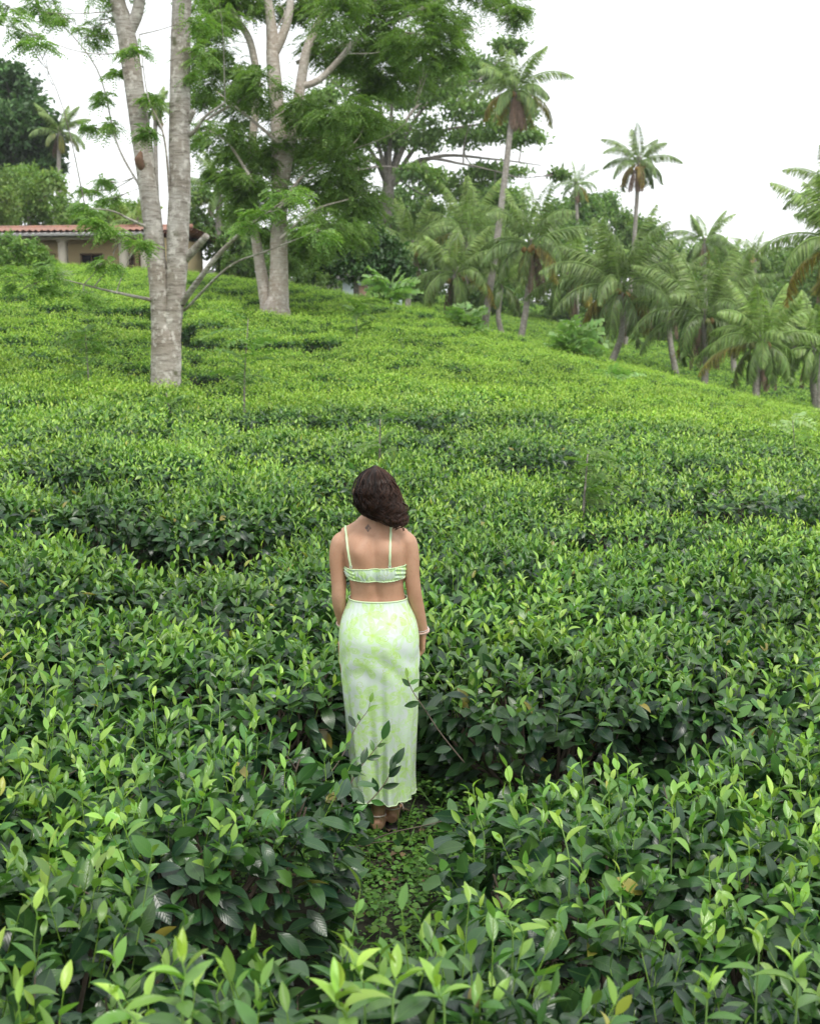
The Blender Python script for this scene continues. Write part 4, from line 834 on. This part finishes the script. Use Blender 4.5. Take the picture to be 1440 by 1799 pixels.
limb(body, [(-.024, .098, 1.436), (0, .110, 1.438), (.024, .098, 1.436)], [.004, .008, .004], 8, 3); limb(body, [(-.02, .098, 1.427), (0, .108, 1.425), (.02, .098, 1.427)], [.004, .008, .004], 8, 3)
for s in (-1, 1):
    limb(body, [(s * .072, .012, 1.515), (s * .082, .0, 1.515), (s * .084, -.002, 1.498), (s * .078, .008, 1.472)], [.010, .012, .010, .007], 8, 3)
    limb(body, [(s * .045, .090, 1.520), (s * .028, .101, 1.523), (s * .012, .098, 1.515)], [.005, .006, .004], 8, 3)
# arms
LA = [(-.112, .012, 1.312), (-.146, .010, 1.290), (-.160, .006, 1.23), (-.158, .002, 1.15), (-.156, .0, 1.09), (-.157, .004, 1.055), (-.155, .020, 1.01), (-.150, .045, .955), (-.142, .066, .912)]
RA = [(.104, .012, 1.314), (.136, .010, 1.290), (.150, .006, 1.23), (.155, .002, 1.15), (.163, .0, 1.09), (.168, .004, 1.055), (.180, .014, 1.00), (.196, .030, .93), (.205, .042, .885)]
RR = [.036, .041, .037, .0335, .0315, .031, .0295, .0235, .0195]
limb(body, LA, RR); limb(body, RA, RR)
for e, s in ((LA[5], -1), (RA[5], 1)): ell(body, (e[0] + s * .004, e[1] - .014, e[2] + .008), (.019, .019, .024), 14, 10)
def hand(mb, w, d, side, nn):
    """w wrist, d along the hand, side towards the thumb, nn palm normal"""
    w, d, side, nn = [np.array(q, float) for q in (w, d, side, nn)]; d = nrm(d); side = nrm(side - d * (side @ d)); nn = np.cross(d, side) * np.sign(np.cross(d, side) @ nn)
    V = []
    for t, hw, hh in [(-.012, .019, .015), (.015, .024, .014), (.04, .033, .0125), (.065, .037, .0115), (.082, .036, .0095), (.09, .030, .006)]:
        th = np.arange(20) / 20 * 6.283; V.append(w + d * t + side * (hw * np.cos(th))[:, None] + nn * (hh * np.sin(th))[:, None])
    grid(mb, np.array(V))
    for k, (o, L) in enumerate([(.027, .070), (.009, .078), (-.009, .073), (-.026, .058)]):
        p = w + d * .08 + side * o; P = [p - d * .02, p]; a = .18 + .08 * k
        for s_, da in ((.45, .22), (.3, .3), (.25, .2)):
            a += da; P.append(P[-1] + (d * math.cos(a) + nn * math.sin(a) + side * o * .8) * L * s_)
        tube(mb, P, [.0095, .0092, .0085, .0078, .006], 10, 3)
    tube(mb, [w + d * .018 + side * .012, w + d * .035 + side * .032 + nn * .006, w + d * .062 + side * .047 + nn * .014, w + d * .088 + side * .050 + nn * .022], [.013, .0125, .010, .0075], 10, 4)
hand(body, LA[-1], (.06, .45, -.75), (.3, .7, .3), (1, .1, 0)); hand(body, RA[-1], (-.10, .30, -.95), (-.2, .9, .2), (-1, .1, 0))
# legs and feet
for hx, kx, ax, fy in ((-.075, -.045, .006, -.045), (.10, .085, .066, .03)):
    limb(body, [(hx, -.005, .86), (hx * .95 + .002, -.002, .74), (kx + .01, .0, .56), (kx, .006, .46), (kx * .7 + ax * .3, -.014 + fy * .4, .34), (ax, -.004 + fy * .8, .17), (ax, fy, .075), (ax, fy, .045)], [.088, .084, .062, .052, .052, .034, .030, .032])
    limb(body, [(ax, fy - .03, .042), (ax, fy - .002, .048), (ax + .006, fy + .06, .042), (ax + .01, fy + .12, .030), (ax + .012, fy + .16, .024)], [.022, .033, .031, .028, .018])
    for q in range(5):
        u = (q - 2) * .0125; s = -1 if hx < 0 else 1; L = (.045, .042, .038, .034, .028)[q if s < 0 else 4 - q] if False else (.045, .042, .038, .034, .028)[q]
        xx = ax + .012 - s * (-u); tube(body, [(ax + .012 + s * u, fy + .14, .024), (ax + .012 + s * u * 1.15, fy + .15 + L * .6, .022), (ax + .012 + s * u * 1.15, fy + .15 + L, .016)], [.011 - .001 * q, .0095 - .0008 * q, .006], 8, 3)
tmp = body.obj("person", M['skin']); bpy.context.view_layer.update()
md = tmp.modifiers.new("r", 'REMESH'); md.mode = 'VOXEL'; md.voxel_size = .0036; md.use_smooth_shade = True
ms = tmp.modifiers.new("s", 'SMOOTH'); ms.factor = .5; ms.iterations = 7
dg = bpy.context.evaluated_depsgraph_get(); me = bpy.data.meshes.new_from_object(tmp.evaluated_get(dg)); me.name = "person"
tmp.modifiers.clear(); tmp.data = me; person = tmp
co_ = np.empty(len(me.vertices) * 3); me.vertices.foreach_get("co", co_); co_ = co_.reshape(-1, 3)
vg = tmp.vertex_groups.new(name="back"); wgt = np.clip((co_[:, 2] - 1.12) / .08, 0, 1) * np.clip((1.425 - co_[:, 2]) / .03, 0, 1)
for q in range(1, 11): vg.add(np.nonzero((wgt > (q - 1) / 10) & (wgt <= q / 10))[0].tolist(), q / 10, 'REPLACE')
ms = tmp.modifiers.new("s", 'SMOOTH'); ms.factor = .6; ms.iterations = 18; ms.vertex_group = "back"
dg = bpy.context.evaluated_depsgraph_get(); me = bpy.data.meshes.new_from_object(tmp.evaluated_get(dg)); tmp.modifiers.clear(); tmp.vertex_groups.clear(); tmp.data = me; me.name = "person"
me.materials.clear(); me.materials.append(M['skin'])
me.polygons.foreach_set("use_smooth", np.ones(len(me.polygons), bool))
bvh = BVHTree.FromPolygons([v.co[:] for v in me.vertices], [p.vertices[:] for p in me.polygons])
person.location = WO
tag(person, "woman seen from behind in a lime and white skirt, dark hair over one shoulder", "person")
def hit(o, d, off=.0):
    r = bvh.ray_cast(Vector(o), Vector(d)); 
    return None if r[0] is None else np.array(r[0]) + np.array(r[1]) * off

# printed fabric: lime petals and loose flower outlines on white
def fabric(name, dense=1.0):
    m, t, o = new_mat(name); g = G(t)
    uv = g.n("ShaderNodeUVMap", uv_map="UVMap").outputs[0]
    warp = g.n("ShaderNodeTexNoise", {"Vector": uv, "Scale": 9.0, "Detail": 2.0}).outputs[1]
    w = g.n("ShaderNodeVectorMath", {0: warp, 1: (.5, .5, .5)}, operation='SUBTRACT'); w2 = g.n("ShaderNodeVectorMath", {0: w.outputs[0], "Scale": .05}, operation='SCALE')
    co = g.n("ShaderNodeVectorMath", {0: uv, 1: w2.outputs[0]}, operation='ADD').outputs[0]
    def flowers(scale, seed, n, R0, sharp):
        off = g.n("ShaderNodeVectorMath", {0: co, 1: (seed, seed * .7, 0)}, operation='ADD').outputs[0]
        v = g.n("ShaderNodeTexVoronoi", {"Vector": off, "Scale": scale, "Randomness": .85}, voronoi_dimensions='2D')
        d = g.n("ShaderNodeVectorMath", {0: off, 1: v.outputs["Position"]}, operation='SUBTRACT'); s = g.n("ShaderNodeSeparateXYZ", {0: d.outputs[0]})
        th = g.m('ARCTAN2', s.outputs[1], s.outputs[0]); rc = g.n("ShaderNodeSeparateColor", {0: v.outputs["Color"]})
        r = g.n("ShaderNodeVectorMath", {0: d.outputs[0]}, operation='LENGTH').outputs[1]
        lobe = g.m('POWER', g.m('ABSOLUTE', g.m('COSINE', g.m('MULTIPLY_ADD', th, n * .5, g.m('MULTIPLY', rc.outputs[0], 6.0)))), sharp)
        uneven = g.m('MULTIPLY_ADD', g.m('SINE', g.m('ADD', th, g.m('MULTIPLY', rc.outputs[1], 6.3))), .3, .8)
        rr = g.m('MULTIPLY', g.m('MULTIPLY_ADD', lobe, .82, .18), g.m('MULTIPLY', uneven, R0))
        return g.m('SUBTRACT', rr, r), r, rc.outputs[2]
    f1, r1, c1 = flowers(11.0, 0.0, 5, .076, 1.2); f2, r2, c2 = flowers(13.5, 3.3, 7, .058, 1.2); f3, r3, c3 = flowers(11, 8.1, 3, .016, .5)
    n_ = g.noise(uv, 14, 4, .6); n2 = g.noise(uv, 60, 3)
    white = g.mix(g.ramp(n_, .4, .65), (.61, .69, .64, 1), (.55, .70, .52, 1))
    lime = g.mix(g.ramp(n2, .35, .65), (.42, .68, .16, 1), (.53, .74, .31, 1)); pale = (.50, .71, .36, 1)
    c = g.mix(g.m('MULTIPLY', g.ramp(f2, 0.0, .006), g.m('MULTIPLY_ADD', c2, .5, .2)), white, pale)
    c = g.mix(g.m('MULTIPLY', g.ramp(f1, 0.0, .004), g.m('MULTIPLY_ADD', n_, 1.5, -.05, True)), c, lime)
    vein = g.m('MULTIPLY', g.ramp(f1, .0, .002), g.m('SUBTRACT', 1.0, g.ramp(g.m('ABSOLUTE', g.m('SUBTRACT', f1, .02)), 0, .0022), clamp=True))
    c = g.mix(g.m('MULTIPLY', vein, .5), c, (.8, .88, .78, 1))
    ring = g.m('SUBTRACT', 1.0, g.ramp(g.m('ABSOLUTE', f3), .0003, .0016), clamp=True)
    c = g.mix(g.m('MULTIPLY', ring, .75), c, (.42, .58, .08, 1))
    core = g.m('SUBTRACT', 1.0, g.ramp(r1, .004, .009), clamp=True); c = g.mix(g.m('MULTIPLY', core, .7), c, (.45, .75, .1, 1))
    p = g.n("ShaderNodeBsdfPrincipled", {"Base Color": c, "Roughness": .5, "Specular IOR Level": .35, "Sheen Weight": .15})
    b = g.n("ShaderNodeBump", {"Strength": .3, "Distance": .0012, "Height": g.noise(g.n("ShaderNodeMapping", {"Vector": uv, "Scale": (1, .35, 1)}).outputs[0], 55, 4, .6)}); t.links.new(b.outputs[0], p.inputs["Normal"])
    tr = g.n("ShaderNodeBsdfTranslucent", {0: c}); mm = g.n("ShaderNodeMixShader", {0: .0, 1: p.outputs[0], 2: tr.outputs[0]})
    t.links.new(mm.outputs[0], o.inputs[0]); return m
M['print'] = fabric("lime_print_fabric"); M['trim'] = solid("pale_lime_trim", (.60, .76, .46), .5, None, .1, 60)
# skirt
SZ = [.172, .16, .23, .33, .43, .55, .685, .80, .89, .95, 1.0, 1.035, 1.052]
SA = [.138, .134, .133, .137, .145,   .155, .165, .170, .173, .164, .147, .125, .119]
SB = [.126, .124, .121, .119, .119, .121, .125, .128, .130, .124, .108, .094, .091]
SX = [.026, .026, .025, .024, .023, .021, .018, .016, .014, .013, .012, .010, .010]
SYc = [-.01, -.01, -.01, -.01, -.01, -.01, -.014, -.018, -.020, -.010, 0, .006, .006]
nv, nu = 150, 280; z = np.linspace(.172, 1.052, nv)[:, None]; th = (np.arange(nu) / nu * 2 * math.pi)[None]
a_, b_, cx_, cy_ = [sint(z, SZ, q, .05) for q in (SA, SB, SX, SYc)]
fd = np.clip((.93 - z) / .8, 0, 1) ** 1.3
fold = fd * (.013 * np.sin(8 * th + .6 * np.sin(3 * z * 6)) + .0042 * np.sin(17 * th + 2 + z * 4) + .0012 * np.sin(27 * th + 5 * z + 1) + .008 * np.sin(5 * th + 1.3))
crease = -.034 * fd * np.exp(-((th - 1.5 * math.pi - .05) / (.05 + .03 * (1 - fd))) ** 2) + .008 * fd * np.exp(-((th - 1.5 * math.pi - .16) / .06) ** 2)
wr = .0006 * np.sin(38 * th + 14 * z) * np.exp(-((z - 1.0) / .06) ** 2) + .0025 * np.sin(z * 55 + 5 * np.cos(th * 2 + 1)) * np.exp(-((z - .78) / .09) ** 2)
dr_ = fold + crease + wr; e = 2 / 2.25
hem = np.where(z < .22, (.22 - z) / .06, 0) * (.003 * np.sin(2 * th + 1))
V = np.stack([cx_ + (a_ + dr_) * np.sign(np.cos(th)) * abs(np.cos(th)) ** e, cy_ + (b_ + dr_) * np.sign(np.sin(th)) * abs(np.sin(th)) ** e, z + hem + 0 * th], -1)
gl = .010 * (np.exp(-((V[..., 0] - .07) / .05) ** 2) + np.exp(-((V[..., 0] + .045) / .05) ** 2)) * np.exp(-((z - .87) / .07) ** 2) * (np.sin(th) < 0); V[..., 1] -= gl
UV = np.stack(np.broadcast_arrays((th / 6.283) * .95, z), -1).reshape(-1, 2)
b = MB(); grid(b, V, True, False, UV=UV); Vi = V.copy(); Vi[..., 0] = cx_ + (V[..., 0] - cx_) * .985; Vi[..., 1] = cy_ + (V[..., 1] - cy_) * .98
grid(b, Vi[::-1], True, False, UV=UV.reshape(nv, nu, 2)[::-1].reshape(-1, 2)); skirt = b.obj("skirt", M['print'], person)
for row, rr_ in ((0, .0026), (nv - 1, .0034)):
    b = MB(); ring = V[row]; tube(b, np.vstack([ring[::2], ring[:1]]), rr_, 6, cap=False); b.obj("hem" if row == 0 else "waistband", M['trim'], skirt)
# crop top band, ruched
nv, nu = 40, 260; v = np.linspace(0, 1, nv)[:, None]; th = (np.arange(nu) / nu * 2 * math.pi)[None]
bk = np.clip(-np.sin(th), 0, 1); z0 = 1.140 + .012 * (1 - bk) - .006 * np.clip(np.sin(th), 0, 1); z1 = 1.196 + .006 * np.cos(th) + .05 * np.clip(np.sin(th), 0, 1) ** .8
z = z0 + (z1 - z0) * v; ru = .0016 * np.sin(46 * th + .9 * np.sin(v * 5 + 4 * th)) + .001 * np.sin(83 * th + 2 * v) + .0025 * np.sin(v * 19 + 3 * np.cos(3 * th)) * (abs(np.cos(th)) > .6)
V = tors(z, th, 0.0); ctr = np.stack([np.interp(z, TZ, TX), np.interp(z, TZ, TY), z], -1); nd = V - ctr; nd[..., 2] = 0; nd = nrm(nd)
V = V + nd * (.0075 + .004 * np.sin(v * math.pi) + ru)[..., None]
bust = .045 * (np.exp(-((V[..., 0] - .06) / .05) ** 2) + np.exp(-((V[..., 0] + .06) / .05) ** 2)) * np.sin(math.pi * np.clip(v, 0, 1)) * (np.sin(th) > 0) * np.clip(np.sin(th), 0, 1); V[..., 1] += bust
UV = np.stack(np.broadcast_arrays((th / 6.283) * .75 + .3, z), -1).reshape(-1, 2); b = MB(); grid(b, V, True, False, UV=UV); Vi = V - nd * .003; grid(b, Vi[::-1], True, False, UV=UV); top = b.obj("crop_top", M['print'], person)
for row in (0, nv - 1):
    b = MB(); tube(b, np.vstack([V[row][::2], V[row][:1]]), .0026, 6, cap=False); b.obj("hem", M['trim'], top)
# shoulder straps laid on the skin
for (xa, za, xb, zb) in ((-.098, 1.197, -.124, 1.355), (.062, 1.203, .066, 1.372)):
    pts = []
    for t_ in np.linspace(0, 1, 14):
        h = hit((xa + (xb - xa) * t_, -1, za + (zb - za) * t_), (0, 1, 0), .003)
        if h is not None: pts.append(h)
    for y in np.linspace(-.015, .05, 6):
        h = hit((xb, y, 2 if False else 1.42), (0, 0, -1), .003)
        if h is not None and abs(h[2] - pts[-1][2]) < .06: pts.append(h)
    for t_ in np.linspace(0, 1, 10):
        h = hit((xb * (1 - t_) + np.sign(xb) * .07 * t_, 1, 1.335 - t_ * .11), (0, -1, 0), .003)
        if h is not None: pts.append(h)
    pts = [p for i, p in enumerate(pts) if i == 0 or np.linalg.norm(p - pts[i - 1]) > .004]
    P = np.array(pts); P = np.stack([np.convolve(np.pad(P[:, i], 1, mode='edge'), [.25, .5, .25], 'valid') for i in range(3)], -1)
    T = nrm(np.gradient(P, axis=0)); nn = nrm(np.stack([np.zeros(len(P)), P[:, 1] - .01, np.clip(P[:, 2] - 1.3, 0, 1) * 3], -1)); S = nrm(np.cross(T, nn))
    w_ = (.0048 + .0008 * np.sin(np.arange(len(P)) * 2.1))[:, None]; N_ = np.cross(S, T)
    th_ = np.arange(10) / 10 * 6.283; V = P[:, None] + S[:, None] * (w_ * np.cos(th_))[..., None] + N_[:, None] * (.0022 * np.sin(th_))[None, :, None]
    b = MB(); grid(b, V, UV=np.stack(np.broadcast_arrays(th_[None] * .01, P[:, 2:3]), -1).reshape(-1, 2)); st_ = b.obj("shoulder_strap", M['trim'], top)
    b = MB(); c = P[0]; a8 = np.linspace(0, 6.283, 15); tube(b, np.stack([c[0] + .0055 * np.cos(a8), np.full(15, c[1] - .001), c[2] + .002 + .0055 * np.sin(a8)], -1), .0013, 6, cap=False); b.obj("strap_ring", M['white'], st_)
# small tattoo between the shoulder blades
b = MB(); tx, tz = -.029, 1.362
def tline(pts, r=.0011, closed=False):
    P = [hit((tx + x_, -1, tz + z_), (0, 1, 0), .0006) for x_, z_ in pts]; P = [p for p in P if p is not None]
    if closed: P.append(P[0])
    if len(P) > 1: tube(b, np.array(P), r, 5, cap=False, flat=.5)
tline([(.0085 * math.cos(a), .0085 * math.sin(a)) for a in np.linspace(0, 6.1, 20)], .0012, True); tline([(.005 * math.cos(a), .005 * math.sin(a)) for a in np.linspace(.6, 5.6, 14)]); tline([(.0022 * math.cos(a), .0022 * math.sin(a)) for a in np.linspace(0, 5.9, 9)], .0011, True)
for s in (-1, 1): tline([(-.005, s * .008), (0, s * .0155), (.005, s * .008)]); tline([(s * .008, -.005), (s * .0115, 0), (s * .008, .005)]); tline([(0, s * .009), (0, s * .013)], .0014)
M['ink'] = solid("tattoo_ink", (.06, .08, .10), .7, None, .1, 50); b.obj("tattoo", M['ink'], person)
# face: eyes, brows
M['eyewhite'] = solid("eye_white", (.7, .68, .65), .2); M['iris'] = solid("brown_iris", (.06, .03, .02), .15)
for s in (-1, 1):
    b = MB(); ell(b, (s * .029, .089, 1.505), (.0125, .0125, .0115), 14, 10); ey = b.obj("eye", M['eyewhite'], person); b = MB(); ell(b, (s * .029, .0975, 1.505), (.006, .005, .006), 12, 8); b.obj("iris", M['iris'], ey)
# hair: scalp shell plus many wavy strands following it
HZ = [1.372, 1.385, 1.405, 1.429, 1.468, 1.516, 1.564, 1.586, 1.603, 1.614]
HL_ = [.058, .025, -.024, -.060, -.082, -.085, -.073, -.057, -.036, -.008]; HR = [.102, .113, .116, .112, .104, .089, .071, .054, .036, .01]
HB = [-.085, -.094, -.100, -.104, -.108, -.108, -.090, -.070, -.045, -.012]; HF = [-.03, .0, .015, .03, .045, .055, .07, .06, .045, .02]
def hsurf(z, th, k=1.0):
    k = k * .905 * (1 + .055 * np.sin(np.asarray(z) * 95 + 1.0) * np.clip((1.53 - np.asarray(z)) / .1, 0, 1) * np.clip(np.cos(th), 0, 1))
    l, r_, bb, ff = [np.interp(z, HZ, q) for q in (HL_, HR, HB, HF)]
    cx, ax = (l + r_) / 2, (r_ - l) / 2; cyh, by = (bb + ff) / 2, (ff - bb) / 2
    return np.stack([cx + ax * k * np.cos(th), cyh + by * k * np.sin(th), z + 0 * th], -1)
b = MB(); zz_ = np.linspace(1.376, 1.617, 40)[:, None]; thh = (np.arange(48) / 48 * 6.283)[None]; zz_, thh = np.broadcast_arrays(zz_, thh); V = hsurf(zz_, thh, .92)
V[..., 2] += .004 * np.sin(thh * 7); grid(b, V, C=(.1, .2, .5, 0))
LK = [(rng.uniform(math.pi * .93, 2.07 * math.pi) if rng.random() < .85 else rng.uniform(0, 6.283), rng.random() * 6.28, rng.random(), rng.uniform(-.02, .03)) for _ in range(85)]
ns = 3000; T_ = np.linspace(0, 1, 22)
for i in range(ns):
    lk = LK[rng.integers(len(LK))]; th0 = lk[0] + rng.normal(0, .045)
    zs = 1.618 - .02 * rng.random() if rng.random() < .6 else rng.uniform(1.42, 1.60); right = (math.cos(th0) + 1) / 2
    ze = 1.374 + .05 * (1 - right) ** 1.2 + lk[3] + rng.uniform(-.004, .02) * (.4 + rng.random()); off = 1 + lk[2] * .11 * np.clip((1.61 - (zs + (ze - zs) * T_)) / .12, .1, 1) + rng.random() ** 2 * .025 + (.0 if rng.random() < .87 else .22 * rng.random())
    zt = zs + (ze - zs) * T_; grow = np.clip((1.60 - zt) / .2, 0, 1); cl = lk[1]
    amp = .19 * grow * (.6 + .8 * right); th = th0 + amp * np.sin(zt * 88 + cl + rng.normal(0, .25)) + .06 * rng.normal() * grow + .18 * T_ * (1 - right)
    P = hsurf(zt, th, off); wob = .0075 * grow * (.4 + right); P[:, 1] -= wob * (1 + np.sin(zt * 88 + cl + 1.3)); P[:, 0] += wob * 2.2 * np.cos(zt * 70 + cl) * right
    tip = .0014; tube(b, P, np.linspace(.0019, .0006, 22) * rng.uniform(.7, 1.2), 3, C=(np.clip(right * .85 + (lk[2] - .5) * .5 + rng.normal(0, .15) - .15, 0, 1), rng.random(), .5, 0), cap=False)  # tint: varied browns, plus highlights painted into right side and outer locks
m, t, o = new_mat("brown_hair"); g = G(t); at_ = g.n("ShaderNodeAttribute", attribute_name="tint"); sp = g.n("ShaderNodeSeparateColor", {0: at_.outputs[0]})
c = g.mix(sp.outputs[0], (.008, .005, .004, 1), (.075, .036, .022, 1)); c = g.mix(g.m('MULTIPLY', g.ramp(sp.outputs[1], .86, 1.0), .5), c, (.2, .09, .05, 1))
p = g.n("ShaderNodeBsdfPrincipled", {"Base Color": c, "Roughness": .3, "Specular IOR Level": .28}); t.links.new(p.outputs[0], o.inputs[0]); b.obj("hair", m, person)
# bracelets and sandals
M['beads'] = solid("pale_pink_beads", (.75, .55, .48), .3, None, .15, 200); M['silver'] = solid("silver_chain", (.7, .7, .7), .25); M['sole'] = solid("dark_sandal_sole", (.03, .028, .026), .5); M['strap'] = solid("pale_sandal_strap", (.62, .55, .48), .5, None, .15, 60)
def ring_on(c, ax, r, tr, mat, nm, beads=0, par=None):
    c, ax = np.array(c, float), nrm(np.array(ax, float)); u = nrm(np.cross(ax, (0, 1, .3))); w = np.cross(ax, u); b = MB()
    if beads:
        for k in range(beads): q = 6.283 * k / beads; ell(b, c + (u * math.cos(q) + w * math.sin(q)) * r, (tr, tr, tr), 8, 6)
    else:
        q = np.linspace(0, 6.283, 29)[:, None]; tube(b, c + (u * np.cos(q) + w * np.sin(q)) * r, tr, 6, cap=False)
    return b.obj(nm, mat, par or person)
la, ra = np.array(LA), np.array(RA)
ring_on(la[-1] + (la[-2] - la[-1]) * .35, la[-2] - la[-1], .0255, .0036, M['beads'], "bracelet", 22); ring_on(la[-1] + (la[-2] - la[-1]) * .1, la[-2] - la[-1] + (0, .01, 0), .0235, .0014, M['silver'], "bracelet")
ring_on(ra[-1] + (ra[-2] - ra[-1]) * .22, ra[-2] - ra[-1], .0255, .0042, M['beads'], "bracelet", 20); ring_on(ra[-1] + (ra[-2] - ra[-1]) * .02, ra[-2] - ra[-1] + (0, .01, 0), .0235, .0032, M['beads'], "bracelet", 24); ring_on(ra[-1] + (ra[-2] - ra[-1]) * .42, ra[-2] - ra[-1], .0255, .0012, M['silver'], "bracelet")
for ax_, fy in ((.006, -.045), (.066, .03)):
    b = MB(); V = []
    for y, hw in [(-.062, .018), (-.05, .030), (-.01, .034), (.05, .034), (.11, .042), (.16, .042), (.2, .028), (.212, .01)]:
        V.append([(ax_ + .006 + hw * math.cos(q), fy + y, .008 + .007 * math.sin(q)) for q in np.arange(12) / 12 * 6.283])
    grid(b, np.array(V)); sd_ = b.obj("sandal", M['sole'], person)
    ring_on((ax_, fy, .088), (0, .1, 1), .0345, .0035, M['strap'], "ankle_strap", 0, sd_)
    b = MB(); tube(b, [(ax_ - .040, fy + .12, .012), (ax_ - .022, fy + .12, .052), (ax_ + .012, fy + .12, .062), (ax_ + .045, fy + .12, .05), (ax_ + .052, fy + .12, .012)], .005, 6, 4, flat=.5); b.obj("toe_strap", M['strap'], sd_)

# ------------------------------------------------------------------ thin humid haze over the valley
b = MB(); box(b, (5, 70, 11), (240, 190, 52)); hz_o = b.obj("haze", None, smooth=False)
m, t, o = new_mat("haze"); pv = t.nodes.new("ShaderNodeVolumePrincipled"); pv.inputs["Density"].default_value = .0004; pv.inputs["Color"].default_value = (.93, .96, 1, 1); pv.inputs["Anisotropy"].default_value = .3
t.links.new(pv.outputs[0], o.inputs["Volume"]); hz_o.data.materials.clear(); hz_o.data.materials.append(m); tag(hz_o, "thin pale haze in the humid air", "haze", kind="stuff")
